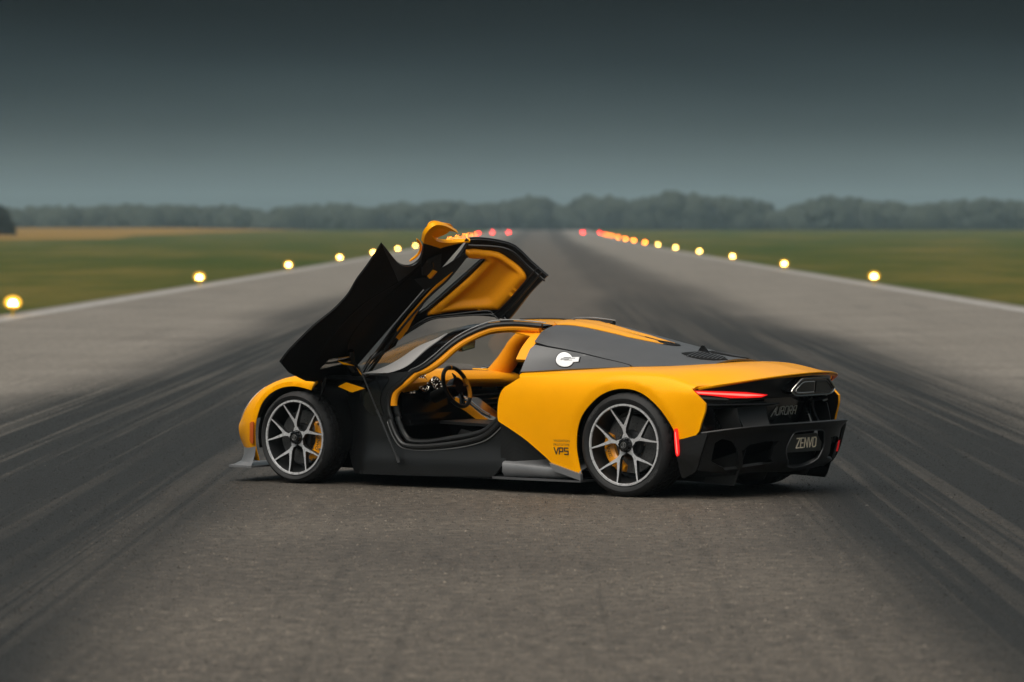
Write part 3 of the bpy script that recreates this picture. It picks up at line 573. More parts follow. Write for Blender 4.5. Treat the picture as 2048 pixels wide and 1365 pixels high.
# --- engine cover with lower side panel, groove, filler cap
cf=cr(A('cover_front'),4); gr_=A('groove')
cover=join(cf[cf[:,1]>1.95],[(1.0,4),(-.34,4),(-.34,.3),(0,.02)],[(.1,.05)],cr(gr_[::-1],4)[1:-1]+np.array([0,.03]),[(.945,1.93)])
low=join([(.945,.02)],cf[cf[:,1]<1.75][1:],[(.945,1.80)],cr(gr_,4)[1:-1]-np.array([0,.05]),[(.12,.02)])
both('engine_cover',surf2,cover,SATIN,CAR,t=.014,vs=V2,off=.006)
both('side_panel',surf2,low,SATIN,CAR,t=.014,vs=V2,off=.006)
both('cover_groove',surf2,join([(.965,.0)],[(.965,2.2)],[(.5,2.0),(.1,1.0),(.02,.05)]),BLACK,CAR,t=.01,vs=V2,off=-.012)
c0=A('cap')[0]
def capring(r,k=28): return np.array([(c0[0]+r*.30*math.cos(a),c0[1]+r*1.9*math.sin(a)) for a in np.linspace(0,2*math.pi,k,False)])
ring=capring(.19); tab=[q for q in ring if not(-.2<math.atan2((q[1]-c0[1])/1.9,-(q[0]-c0[0])/.30)<.55)]
i0=max(range(len(ring)),key=lambda i:0)
capl=[]
for a in np.linspace(.42,2*math.pi-.30,30): capl.append((c0[0]-.064*math.cos(a)+.045*math.sin(a),c0[1]-.08+.62*math.sin(a)))
capl+= [(c0[0]-.112,c0[1]-.22),(c0[0]-.090,c0[1]+.20)]
cap=panel('fuel_cap',surf2,np.array(capl),CAPW,CAR,t=.01,vs=V2,off=.011,step=.02)
big=np.array(capl); big=(big-c0)*1.09+c0
panel('fuel_cap_gap',surf2,big,BLACK,CAR,t=.004,vs=V2,off=.0085,step=.02)
for q in ([(-.035,.10),(.02,.10)],[(-.07,.06),(.03,.06),(.03,.0)],[(-.03,.0),(.03,.0)],[(-.06,-.04),(.0,-.04)]):
    pp=surf2([c0[0]+p[0] for p in q],[c0[1]+p[1]*1.6 for p in q]); mb=MB(); mb.tube([tuple(p+np.array([0,.011,.009])) for p in pp],.0016,5); mb.build('cap_mark',GREYP,cap)
# --- dorsal ridge and scoop on the roof
lo=cr(A('spine_lo'),4); hi=A('spine_hi')
ridge=join(lo,cr(hi[::-1][1:4],3),[(.55,4.0),(1.08,4.0)],[(1.10,3.6)])
both('roof_ridge',surf2,ridge,YELLOW,CAR,t=.03,off=.010,vs=V2,step=.02,puff=lambda d:.014*(1-np.exp(-d/.03)))
both('ridge_slot',surf2,cr(np.vstack([A('slot'),A('slot')[:1]]),3)[:-1],BLACK,CAR,t=.004,vs=V2,off=.010,step=.02)
vent=np.array([(-.02,2.9),(-.12,2.4),(-.2,2.15),(-.28,2.2),(-.335,2.9),(-.25,3.7),(-.12,3.9),(-.04,3.7)])
va,vb=both('deck_vent',surf2,vent,BLACK,CAR,t=.006,vs=V2,off=.0105,step=.02)
for o_,s in ((va,1),(vb,-1)):
    for i in range(9):
        u=-.07-.026*i; q=surf2([u-.03,u+.012],[2.35,3.6]) ; q=q*np.array([1,s,1]); mb=MB(); mb.tube([q[0]+[0,0,.014],q[1]+[0,0,.014]],.0035,6); mb.build('vent_slat',SATIN,o_)
mb=MB(); q=surf2([-.02,-.12],[3.95,3.95]); 
mb.prism([(q[0][0]+.02,.006,q[0][2]+.0),(q[0][0]-.015,.006,q[0][2]+.045),(q[0][0]-.035,.006,q[0][2]+.045),(q[0][0]-.08,.006,q[0][2]-.01)],None,(0,-.012,0)); mb.build('camera_fin',GLOSSB,CAR)
both('roof_panel',surf2,np.array([(1.66,3.36),(1.66,4),(1.03,4),(1.03,3.34)]),YELLOW,CAR,t=.012,vs=V2,off=.002)
mb=MB(); q=surf2(np.linspace(1.5,1.05,8),np.full(8,3.97)); mb.tube([p+np.array([0,-.02,.008]) for p in q],.007,8); mb.build('roof_seal',SEAL,CAR)
# --- wind screen, pillars
we=cr(A('wind_edge')[:8],4); we=np.vstack([we[we[:,1]>.3]])
hdr=[(1.66,3.4),(1.66,4)]
both('windscreen',surf2,join(we,hdr,[(2.48,4),(2.44,2),(2.38,.8)],[(2.33,.32)]),GLASS,CAR,t=.005,vs=V2,off=.001)
oh=cr(A('open_hi'),5)
for s in (1,-1): panel('reflection_strip',surf2,join(cr(A('strip')[:6],4),cr(A('strip')[5:],4)),SKYREFL,CAR,t=.012,vs=V2,off=.006,step=.02,side=s,bmat=BLACK)  # pale strip standing in for sky reflected in the screen glass
pil=join(cr(A('pil_edge')[:8],4),[(1.5,3.36),(1.2,3.34),(1.03,3.32)],oh[:-1]+np.array([0.03,0.07]),[(1.92,0.0)],[(2.2,.0)])
pa,pb=both('windscreen_pillar',surf2,pil,GLOSSB,CAR,t=.018,vs=V2,off=.003,step=.025)
for o_,s in ((pa,1),):
    o2=panel('pillar_trim',surf2,join(cr(A('wind_edge')[1:8],4)-np.array([.03,0]),[(1.5,3.2),(1.2,3.2),(1.03,3.2)],oh[:-2]+np.array([0.0,0.0]),[(1.92,.0),(2.28,.0)]),LEATHER,o_,t=.01,vs=V2,off=-.028,side=s,step=.03)
lo_=A('open_lo')
openp=[tuple(p) for p in surf2(oh[:-1,0],oh[:-1,1])]+[(x,.85+.02*(z<.5),z) for x,z in cr(lo_[1:],4)]
openp=np.array(openp)
def offs(P,d,c=np.array([1.5,.8,.7])):
    """shift a path outwards from the opening's middle"""
    v_=P-c; v_[:,1]*=.3; v_/=np.linalg.norm(v_,axis=1)[:,None]; return P+v_*d
for s in (1,-1):
    S_=np.array([1,s,1]); mb=MB(); mb.tube((offs(openp,.030)+[0,.008,0])*S_,.019,10); mb.build('door_seal',SEAL,CAR)
    mb=MB(); mb.tube((offs(openp,.062)+[0,.0,0])*S_,.0045,6); mb.build('opening_edge',GREYP,CAR)
    k=len(oh)+10; mb=MB(); mb.tube((offs(openp[:k],-.005)-[0,.012,0])*S_,.026,10); mb.build('opening_trim',LEATHER,CAR)
    mb=MB(); mb.tube((offs(openp[k-1:],-.012)-[0,.03,0])*S_,.022,10); mb.build('sill_trim',CARBON,CAR)
# --- black tub side round the opening (x, z) at about y = .87
def tub(u,v):
    u=np.atleast_1d(u);v=np.atleast_1d(v); return np.stack([u,.862+.030*np.clip((.34-v)/.16,0,1)**1.2-.05*np.clip((v-.7)/.2,0,1)**2-.22*np.clip((u-2.25)/.4,0,1)**1.5,v],1)
so=cr(lo_[1:],4); cc=np.array([1.5,.62]); so=cc+(so-cc)*1.055
side=join([(1.93,.835)],so,cr([(1.03,.52),(1.005,.45),(1.01,.36),(1.05,.24),(1.10,.16),(1.16,.10)],3),[(1.3,.098),(2.0,.085),(2.42,.085),(2.56,.30),(2.62,.55),(2.55,.70),(2.33,.80)])
both('sill_side',tub,side,CARBON,CAR,t=.03,step=.04)
both('hinge_post',lambda u,v:tub(u,v)+np.array([0,.008,0]),cr(np.array([(2.13,.52),(2.24,.52),(2.34,.60),(2.37,.70),(2.32,.785),(2.16,.80),(2.09,.78),(2.15,.68),(2.16,.60),(2.13,.52)]),3)[:-1],GLOSSB,CAR,t=.02,step=.04)
both('inner_fender',lambda u,v:np.stack([np.atleast_1d(u),.62+0*np.atleast_1d(u),np.atleast_1d(v)],1),np.array([(2.25,.1),(3.3,.12),(3.3,.5),(3.05,.66),(2.6,.72),(2.3,.78)]),BLACK,CAR,t=.02,step=.08)
# --- front body with fenders and bonnet
af=cr(A('arch_f'),4); fc=A('fend_cut'); cw=A('cowl')
front=join([(3.46,.0)],[(3.24,.0)],af,fc[1:],[(2.70,3.4),(2.66,4.2),(2.60,5),(2.57,6),(3.46,6)])
both('cowl_corner',surf1,cw,YELLOW,CAR,t=.01,vs=V1,step=.03)
both('cowl_panel',surf1,np.array([(2.64,3.1),(2.63,4.2),(2.57,5.9),(2.30,5.9),(2.25,4.4),(2.20,3.4),(2.25,3.05)]),BLACK,CAR,t=.01,vs=V1,off=-.004,step=.05)
ff_,ef=flare(af,.030,.014)
both('front_body',surf1,front,YELLOW,CAR,t=.02,vs=V1,step=.03,bmat=BLACK,puffV=ff_,extra=ef)
both('headlamp',surf1,np.array([(3.425,2.75),(3.40,3.35),(3.33,3.6),(3.24,3.72),(3.20,3.62),(3.28,3.3),(3.34,2.9)]),LENS,CAR,t=.006,vs=V1,off=.004,step=.02)
both('side_marker',surf1,A('marker'),ORNG,CAR,t=.008,vs=V1,off=.006,step=.015)
mb=MB()
P=[(3.24,.93),(3.24,.995),(3.40,.995),(3.475,.96),(3.52,.85),(3.62,.5),(3.66,0)]
pl=[(x,y,.105) for x,y in P]+[(x,-y,.105) for x,y in P[-2::-1]]; mb.prism(pl,None,(0,0,.014))
for s in (1,-1):
    rows=[]
    for u_ in np.linspace(3.245,3.435,8):
        x,y0,z0=surf1([u_],[.75])[0]
        rows.append([(x,s*(y0+.002),z0),(x,s*(y0+.012),z0-.06),(x,s*(y0+.04),.142),(x,s*min(.99,y0+.13),.1195)])
    v=[p for r_ in rows for p in r_]; mb.add(v,[(i*4+j,i*4+j+1,(i+1)*4+j+1,(i+1)*4+j) for i in range(7) for j in range(3)])
mb.build('front_splitter',SKYSAT,CAR)
# --- side intake, channel and skirt blade
def chan(u,v):
    u=np.atleast_1d(u);v=np.atleast_1d(v); return np.stack([u,.74+.14*np.clip((u-.55)/.45,0,1)+0*v,v],1)
both('intake_wall',chan,np.array([(1.1,.62),(1.1,.2),(.36,.16),(.36,.3),(.7,.5),(.9,.62)]),CARBON,CAR,t=.02,step=.05)
for s in (1,-1):
    mb=MB(); rows=[]
    for x in np.linspace(1.06,.36,15):
        t_=(1.06-x)/.7; zt=.232-.035*t_; yo=.925+.05*t_; zb=.178-.02*t_
        rows.append([(x,s*.72,zt+.045),(x,s*(yo-.13),zt+.012),(x,s*(yo-.055),zt-.012),(x,s*(yo-.02),zt-.018),(x,s*(yo-.006),zt-.03),(x,s*(yo-.004),zb-.035),(x,s*(yo-.03),.112)])
    k=7; v=[p for r_ in rows for p in r_]; f=[(i*k+j,i*k+j+1,(i+1)*k+j+1,(i+1)*k+j) for i in range(len(rows)-1) for j in range(k-1)]
    mb.add(v,f); mb.build('intake_channel',SKYSAT,CAR,True,60)
    mb=MB(); mb.prism([(x,s*y,.092) for x,y in [(1.16,.80),(1.14,.93),(1.09,.965),(.8,.985),(.345,1.0),(.345,.8)]],None,(0,0,.013)); mb.build('skirt_blade',SATIN,CAR)
    mb=MB(); mb.prism([(x,s*1.0,z) for x,z in [(.345,.105),(.345,.150),(.61,.222),(.57,.165)]],None,(0,-s*.03,0)); mb.build('skirt_fin',SKYSAT,CAR)
# --- underbody and dark cores that close the car
mb=MB(); mb.box((-.5,-.62,.105),(2.35,.62,.15)); mb.box((.47,-.88,.085),(2.34,.88,.104)); mb.box((2.35,-.55,.115),(3.25,.55,.15)); mb.build('floor_pan',BLACK,CAR,False)
mb=MB(); mb.box((-.42,-.60,.16),(.80,.60,.70)); mb.box((-.30,-.42,.70),(.74,.42,.84)); mb.build('engine_bay',BLACK,CAR,False)
mb=MB(); mb.box((2.42,-.55,.16),(3.2,.55,.56)); mb.build('front_bulkhead',BLACK,CAR,False)
for s in (1,-1):
    for x0,rr in ((0,.425),(2.865,.385)):
        mb=MB(); n_=18; v=[]
        for i in range(n_+1):
            a=math.pi*(i/n_)*1.16-.25
            for y in (.55,.90): v.append((x0+rr*math.cos(a),s*y,.345+rr*math.sin(a)))
        mb.add(v,[(i*2,i*2+1,i*2+3,i*2+2) for i in range(n_)]); mb.build('wheel_liner',BLACK,CAR)
# ---------------------------------------------------------------- wheels
def wheel_set(name_r,rr,wd,rim,yaw):
    tyre=MB()
    prof=[(rim-.004,-.030),(rim+.006,-.008),(rim+.020,.002),((rim+rr)/2,.006),(rr-.028,-.001),(rr-.012,-.014),(rr-.003,-.032)]
    x=-.045
    tg=[-.06,-.105,-.15,-.195,-.24]
    for g_ in tg:
        if g_>-wd+.05: prof+=[(rr,g_+.012),(rr,g_+.0045),(rr-.007,g_+.004),(rr-.007,g_-.004),(rr,g_-.0045)]
    prof+=[(rr,-wd+.04),(rr-.012,-wd+.014),(rr-.03,-wd),(rim,-wd+.02)]
    def mod(i,k,r):
        if k>=5 and r>rr-.006: 
            if (i+(k//5)*2)%6==0: return r-.006
        if k in(3,4) and i%4==0: return r
        return r
    tyre.lathe(prof,192,'y',None,mod)
    w_=MB()
    w_.lathe([(rim-.002,-.026),(rim+.003,-.010),(rim+.001,-.002),(rim-.011,-.002),(rim-.015,-.010)],96,'y',[1,0,0,0])
    w_.lathe([(rim-.015,-.010),(rim-.020,-.030),(rim-.024,-.050),(rim-.040,-.10),(rim-.044,-.16),(rim-.03,-wd+.02),(rim-.004,-wd+.012)],96,'y',[1]*6)
    w_.lathe([(rim-.046,-.165),(rim-.07,-.17),(rim-.075,-.19)],96,'y',[1]*2)
    Rr=rim-.012
    def dish(r): 
        t=np.clip((Rr-r)/(Rr-.06),0,1); return -.007-.026*t**.8
    for q in range(5):
        a0=R(84+72*q)
        e=np.array([math.cos(R(18)),math.sin(R(18))])*Rr; rc=.50*Rr; d=(e-np.array([.40*Rr,.004])); d/=np.linalg.norm(d); nn=np.array([-d[1],d[0]])
        half=[(.045,.030),(.072,.017),(.30*Rr,.0100),(.42*Rr,.0145)]
        o1=e+nn*.0050+d*.004; i1=e-nn*.0050+d*.004
        m1=e*.66+np.array([.44*Rr,.012])*.34
        half+= [tuple(m1+nn*.0062),tuple(o1),tuple(i1),tuple(m1-nn*.0062),(rc+.006,.004)]
        loop=[np.array(p) for p in half]+[np.array([p[0],-p[1]]) for p in half[::-1]]
        # dense outline
        lp=[]
        for i in range(len(loop)):
            p,q2=loop[i],loop[(i+1)%len(loop)]; kk=max(1,int(np.linalg.norm(q2-p)/.03)); lp+=[p+(q2-p)*j/kk for j in range(kk)]
        V,F=tri2d(np.array(lp),[(i,(i+1)%len(lp)) for i in range(len(lp))],[np.array(lp)]); n0=len(V); r_=np.hypot(V[:,0],V[:,1]); c_,s_=math.cos(a0),math.sin(a0)
        X=V[:,0]*c_-V[:,1]*s_; Z=V[:,0]*s_+V[:,1]*c_
        front=np.stack([X,dish(r_),Z],1); back=np.stack([X*1.0,dish(r_)-.034,Z],1)
        b=len(w_.v); w_.v+= [tuple(p) for p in front]+[tuple(p) for p in back]
        ed={}
        for f in F: 
            w_.f.append(tuple(b+i for i in f)); w_.m.append(0); w_.f.append(tuple(b+n0+i for i in f[::-1])); w_.m.append(1)
            for i in range(len(f)): ed[(f[i],f[(i+1)%len(f)])]=1
        for (p,q2) in ed:
            if (q2,p) not in ed: w_.f.append((b+q2,b+p,b+p+n0,b+q2+n0)); w_.m.append(1)
    w_.lathe([(.060,-.060),(.060,-.036),(.050,-.031),(0.0,-.031)],40,'y',[1,1,1])
    hub=MB(); hub.lathe([(.046,-.04),(.044,-.006),(.040,.0),(.030,.002),(.028,-.002),(0,-.002)],40,'y',None,lambda i,k,r:r+(.004 if k<3 and i%4<2 else 0))
    em=MB()
    for st in ([(-.010,0),(.010,0)],[(0,-.013),(0,.013)],[(-.009,.006),(-.004,.012),(.004,.012),(.009,.006)],[(-.009,-.006),(-.004,-.012),(.004,-.012),(.009,-.006)]):
        em.tube([(p[0],-.0005,p[1]) for p in st],.0012,5)
    em.tube([(.020*math.cos(a),-.0005,.020*math.sin(a)) for a in np.linspace(0,2*math.pi,28,False)],.001,5,True)
    return tyre,w_,hub,em
WH={}
def place_wheel(x,y,rr,wd,rim,key,side,yaw=0):
    o_key=key in WH
    if not o_key: WH[key]=wheel_set(key,rr,wd,rim,yaw)
    ty,wh,hb,em=WH[key]
    if not o_key:
        w0=wh.build('wheel',[SILVER,DARKMET],CAR,True,40); t0=ty.build('tyre',RUBBER,w0,True,40); h0=hb.build('hub_nut',GLOSSB,w0,True,30); e0=em.build('hub_emblem',GREYP,h0)
        parts=[]
        for a0,bd in ((R(140),'MICHELIN'),(R(-40),'MICHELIN'),(R(35),'PILOT SPORT')):
            # letters read clockwise seen from outside: +x is to the left in that view
            v,f=text_mesh(bd,.026 if bd[0]=='M' else .018); rc=(rim+rr)/2-.008; wdt=v[:,0].max(); q=[]
            for p in v:
                a=a0-(p[0]-wdt/2)/rc; r=rc+p[1]; q.append((-r*math.cos(a),.0066,r*math.sin(a)))
            parts.append(obj('tyre_lettering',q,f,LETTER,t0,False,0))
        WH[key+'_o']=(w0,t0,h0,e0,parts); root=w0
    else:
        w0,t0,h0,e0,parts=WH[key+'_o']; root=w0.copy(); COL.objects.link(root)
        t2=t0.copy(); h2=h0.copy(); e2=e0.copy()
        for q,pr in ((t2,root),(h2,root),(e2,h2)): COL.objects.link(q); q.parent=pr
        for p in parts: q=p.copy(); COL.objects.link(q); q.parent=t2
    root.parent=CAR; root.location=(x,y,rr); root.rotation_euler=(0,0,(0 if side>0 else math.pi)+yaw)
LETTER=mat('tyre_letter',(.055,.055,.056),.5)
FA=2.865
for s in (1,-1):
    place_wheel(0,.985*s,.363,.325,.284,'rear',s); place_wheel(FA,.972*s,.338,.265,.272,'front',s,R(-3))
    for x0,rr,dr,yf,ca in ((0,.363,.200,.985,R(185)),(FA,.338,.195,.972,R(-8))):
        mb=MB(); mb.lathe([(.10,-.115),(dr,-.115),(dr,-.150),(.10,-.150)],72,'y'); d=mb.build('brake_disc',DISC,CAR); d.location=(x0,yf*s,rr); d.rotation_euler=(0,0,0 if s>0 else math.pi)
        mb=MB(); mb.lathe([(.098,-.150),(.105,-.10),(.092,-.085),(.05,-.08),(0,-.08)],40,'y'); mb.build('disc_bell',DARKMET,d)
        mb=MB()
        for i in range(10):
            a=i*2*math.pi/10; c_=(.101*math.cos(a),-.112,.101*math.sin(a)); mb.tube([c_,(c_[0],-.100,c_[2])],.0075,8)
        mb.build('disc_bolts',BRONZE,d)
        mb=MB()
        for i in range(26):
            for rr2 in (.128,.152,.178):
                a=i*2*math.pi/26+rr2*9; c_=np.array((rr2*math.cos(a),-.1155,rr2*math.sin(a))); mb.tube([c_,c_+[0,.001,0]],.003,6)
        tag(mb.build('disc_holes',BLACK,d),kind='stuff')
        # caliper: a fluted arc block; angles as seen from outside the wheel
        tc_=(R(207) if x0==0 else R(-11)); tc_=tc_ if s>0 else math.pi-tc_
        mb=MB(); n_=20; prof=[(.132,-.165),(.132,-.088),(.152,-.074),(.186,-.072),(.210,-.084),(.216,-.105),(.216,-.165)]; k=len(prof); v=[]
        for i in range(n_+1):
            t_=i/n_; a=tc_+(t_-.5)*R(100); w_=.55+.45*min(1,math.sin(math.pi*t_)*1.6); fl=1-.18*(.44<abs(t_-.5)*2<.56)
            for r,y in prof:
                r2=.176+(r-.176)*w_*fl; v.append((-r2*math.cos(a),y,r2*math.sin(a)))
        f=[(i*k+j,i*k+(j+1)%k,(i+1)*k+(j+1)%k,(i+1)*k+j) for i in range(n_) for j in range(k)]+[tuple(range(k))[::-1],tuple(range(n_*k,(n_+1)*k))]
        cal=obj('brake_caliper',v,f,CALIPER,CAR,True,40); cal.location=(x0,yf*s,rr); cal.rotation_euler=(0,0,0 if s>0 else math.pi)
        tv,tf=text_mesh('ZENVO',.036); wdt=tv[:,0].max(); q=[]
        for p in tv:
            a=tc_-R(14)*(1 if x0==0 else 0)-(p[0]-wdt/2)/.172; r=.158+p[1]; q.append((-r*math.cos(a),-.0705,r*math.sin(a)))
        obj('caliper_lettering',q,tf,BLKP,cal,False,0)
        mb=MB()
        for dt in (-.42,-.14,.14,.42):
            a=tc_+dt*R(100); mb.tube([(-.196*math.cos(a),-.076,.196*math.sin(a)),(-.196*math.cos(a),-.068,.196*math.sin(a))],.007,8)
        mb.build('caliper_bolts',BRONZE,cal)
# ---------------------------------------------------------------- tail
ys=np.linspace(.925,-.925,41)
bl=np.array([(.868,.722),(.82,.655),(.66,.662),(.47,.678),(.38,.686),(.2,.69)])
blf=np.vstack([bl,bl[::-1]*[-1,1]])
panel('tail_band',surfr,join(np.stack([ys,zlip(ys)-.012],1),blf[::-1]),CARBON,CAR,t=.02,step=.03)
for s in (1,-1):
    tl=A('tail_lamp')*[s if s>0 else -.9,1]; o_=panel('tail_lamp',surfr,tl,REDL,CAR,t=.012,off=.008,step=.015)
    core=np.array([(.895,.744),(.75,.733),(.57,.722),(.44,.711),(.57,.708),(.75,.722),(.88,.732)])*[s if s>0 else -.9,1]; panel('lamp_core',surfr,core,REDC,o_,t=.004,off=.0125,step=.015)
    panel('lamp_lens',surfr,np.array([(.875,.712),(.70,.694),(.69,.683),(.855,.693)])*[s,1],CHROME,o_,t=.004,off=.010,step=.02)
# exhaust: one wide bezel high in the middle, two outlets
eo=np.array([(.300,.736),(.292,.748),(.225,.792),(.185,.814),(.16,.821),(-.16,.821),(-.185,.814),(-.225,.792),(-.292,.748),(-.300,.736),(-.285,.718),(-.25,.706),(-.20,.702),(.20,.702),(.25,.706),(.285,.718)])
ei=np.array([(.252,.737),(.248,.745),(.19,.783),(.165,.793),(.15,.796),(.012,.796),(.012,.722),(.21,.721),(.235,.727)])
def flat(x0): return lambda u,v:np.stack([x0+.10*np.atleast_1d(u)**2+.10*(.82-np.atleast_1d(v)),np.atleast_1d(u),np.atleast_1d(v)],1)
fx=flat(-.962)
def onx(P,off): q=fx(P[:,0],P[:,1]); q[:,0]-=off; return q
ex=panel('exhaust_surround',fx,eo,GLOSSB,CAR,t=-.10,step=.03)
mb=MB(); mb.tube(onx(eo,.004),.0065,8,True); mb.build('exhaust_bezel',CHROME,ex)
for s in (1,-1):
    e2=ei*[s,1]; panel('exhaust_outlet',flat(-.966),e2,DARKMET,ex,t=.002,step=.02); mb=MB(); mb.tube(onx(e2,.006),.0048,8,True); mb.build('outlet_ring',CHROME if s>0 else DARKMET,ex)
# dark rear wall, grille, centre panel with name, side vanes
def wall(dx): return lambda u,v:np.stack([xr(np.atleast_1d(u))*.92+dx,np.atleast_1d(u),np.atleast_1d(v)],1)
w1=wall(.17); panel('rear_wall',w1,np.array([(.90,.40),(.86,.72),(-.86,.72),(-.90,.40)]),BLACK,CAR,t=.02,step=.08)
gr2=MB()
for s in (1,-1):
    for i in range(15):
        y=.36+.035*i
        for z in np.arange(.43,.66,.022):
            c_=w1([s*(y+(.0175 if int(z*1000/22)%2 else 0))],[z])[0]; gr2.tube([c_+[-.014,0,.009],c_+[-.014,s*.013,0],c_+[-.014,0,-.009]],.0022,4,False)
tag(gr2.build('grille_mesh',DARKMET,CAR,False),kind='stuff')
cpl=np.array([(.25,.70),(-.25,.70),(-.235,.50),(-.19,.462),(.19,.462),(.235,.50)])
cp_=panel('name_panel',lambda u,v:np.stack([-.70+.12*(.70-np.atleast_1d(v))+0*np.atleast_1d(u)+.10*np.atleast_1d(u)**2,np.atleast_1d(u),np.atleast_1d(v)],1),crc(cpl,3),GLOSSB,CAR,t=.02,step=.05)
AU=dict(A=[[(0,-.15),(.62,1),(.62,0)],[(.36,.42),(.62,.42)]],U=[[(0,1),(0,.12),(.1,0),(.42,0),(.52,.12),(.52,1)]],R=[[(0,0),(0,.62),(0,1),(.5,1),(.5,.48),(.12,.48),(.55,0)]],O=[[(0,.1),(0,.9),(.1,1),(.45,1),(.55,.9),(.55,.1),(.45,0),(.1,0),(0,.1)]],a=[[(0,0),(0,.82),(.14,1),(.52,1),(.52,0)],[(0,.46),(.52,.46)]])
st=[];xo=0
for ch in 'AURORa':
    for q in AU[ch]: st.append([((xo+p[0])*.074+p[1]*.026,p[1]*.056) for p in q])
    xo+=.78 if ch!='A' else .80
wx=max(p[0] for q in st for p in q); st=[[(p[0]-wx/2,p[1]) for p in q] for q in st]
ribbon(st,.0065,(-.712,0,.558),(0,-1,0),(0,0,1),(-1,0,0),.002).build('model_name',SILVER,cp_,False)
for s in (1,-1):
    def vane(u,v,s=s):
        u=np.atleast_1d(u);v=np.atleast_1d(v); t_=np.clip((.66-v)/.2,0,1); return np.stack([-.76+.13*(u-.30)/.22-.08*t_**2,s*(u+.03*t_**2-.06*t_*(u-.3)/.2),v],1)
    panel('rear_vane',vane,np.array([(.31,.66),(.52,.665),(.54,.47),(.33,.455)]),CARBON,CAR,t=.012,step=.03)
    def strake(u,v,s=s):
        u=np.atleast_1d(u);v=np.atleast_1d(v); return np.stack([u,s*(.60+.03*np.sin((v-.4)*9)+0*u),v],1)
    panel('rear_strake',strake,np.array([(-.62,.645),(-.70,.62),(-.74,.46),(-.60,.45),(-.52,.6)]),DARKMET,CAR,t=.008,step=.04)
    panel('rear_strake',lambda u,v,s=s:strake(u,v)+np.array([.08,s*.15,0]),np.array([(-.62,.645),(-.68,.62),(-.70,.46),(-.60,.45),(-.52,.6)]),GLOSSB,CAR,t=.008,step=.04)
    # ledge of the tail between lamp and grille
    panel('tail_ledge',lambda u,v,s=s:np.stack([xr(np.atleast_1d(u))+.055+.13*np.atleast_1d(v),s*np.atleast_1d(u),.655+.03*(.9-np.atleast_1d(u))*0-.02*np.atleast_1d(v)],1),np.array([(.84,0),(.30,0),(.30,1),(.84,1)]),CARBON,CAR,t=.01,step=.05,vs=.13)
# lip blade of the deck
mb=MB(); rows=[]
for y in np.linspace(.90,-.90,41):
    x=xr(y); z=float(zlip(y)); e=.035*(1-(abs(y)/.92)**4); rows.append([(x+.05,y,z+.004),(x-e*.6,y,z+.007),(x-e,y,z+.004),(x-e,y,z-.003),(x-e*.5,y,z-.012),(x+.06,y,z-.02)])
k=6; mb.add([p for r_ in rows for p in r_],[(i*k+j,i*k+(j+1)%k,(i+1)*k+(j+1)%k,(i+1)*k+j) for i in range(40) for j in range(k)]); mb.build('deck_lip',YELLOW,CAR,True,40)
# --- diffuser
ys=np.linspace(.95,-.95,45)
well=crc(np.array([(.235,.40),(.20,.442),(.1,.45),(-.1,.45),(-.20,.442),(-.235,.40),(-.26,.33),(-.21,.245),(-.11,.195),(.11,.195),(.21,.245),(.26,.33)]),3)
pk=np.array([(.63,.215),(.665,.33),(.62,.372),(.50,.392),(.36,.388),(.40,.35),(.41,.27),(.37,.24)])
dl0=np.array([(.845,.26),(.845,.39),(.81,.42),(.74,.395),(.70,.34),(.675,.26),(.655,.205),(.74,.20)])
bt=np.array([(.90,.20),(.70,.17),(.62,.165),(.45,.175),(.25,.165),(0,.155)]); bt=np.vstack([bt,bt[-2::-1]*[-1,1]])
df=panel('diffuser',surfx,[join(np.stack([ys,ztop(ys)-.004],1),bt[::-1]),well,pk,pk*[-1,1],dl0,dl0*[-1,1]],CARBON,CAR,t=.022,step=.03)
mb=MB(); rows=[]
for y in ys:
    x=float(xd(y)); z=float(ztop(y)); rows.append([(x+.055,y,z-.045),(x+.012,y,z-.014),(x-.006,y,z+.004),(x+.000,y,z+.010),(x+.05,y,z+.004),(x+.16,y*.985,z-.012)])
k=6; mb.add([p for r_ in rows for p in r_],[(i*k+j,i*k+j+1,(i+1)*k+j+1,(i+1)*k+j) for i in range(len(ys)-1) for j in range(k-1)]); mb.build('diffuser_lip',CARBON,df,True,50)
mb=MB(); q=surfx(well[:,0],well[:,1]); mb.tube(q-[.003,0,0],.0045,6,True); mb.build('well_rim',SATIN,df)
panel('plate_recess',lambda u,v:np.stack([-.77+0*np.atleast_1d(u),np.atleast_1d(u),np.atleast_1d(v)],1),np.array([(.29,.185),(.29,.46),(-.29,.46),(-.29,.185)]),BLACK,df,t=.02,step=.1)
pl=panel('number_plate',lambda u,v:np.stack([-.878+.12*(.42-np.atleast_1d(v)),np.atleast_1d(u),np.atleast_1d(v)],1),np.array([(.232,.305),(.232,.395),(.215,.425),(-.15,.428),(-.232,.36),(-.232,.30)]),PLATE,df,t=.012,step=.05)
ZE=dict(Z=[[(0,1),(.62,1),(0,0),(.62,0)]],E=[[(.55,1),(0,1),(0,0),(.55,0)],[(0,.5),(.5,.5)]],N=[[(0,0),(0,1),(.6,0),(.6,1)]],V=[[(0,1),(.33,0),(.66,1)]],O=[[(.12,0),(0,.14),(0,.86),(.12,1),(.5,1),(.62,.86),(.62,.14),(.5,0),(.12,0)]])
st=[];xo=0
for ch in 'ZENVO':
    for q in ZE[ch]: st.append([((xo+p[0])*.068,p[1]*.066) for p in q])
    xo+={'Z':.84,'E':.80,'N':.80,'V':.86,'O':.8}[ch]
wx=max(p[0] for q in st for p in q); st=[[(p[0]-wx/2+.012,p[1]) for p in q] for q in st]
ribbon(st,.0080,(-.8795,0,.332),(0,-1,0),(-.12,0,1),(-1,0,-.12),.004).build('plate_lettering',WHITEP,pl,False)
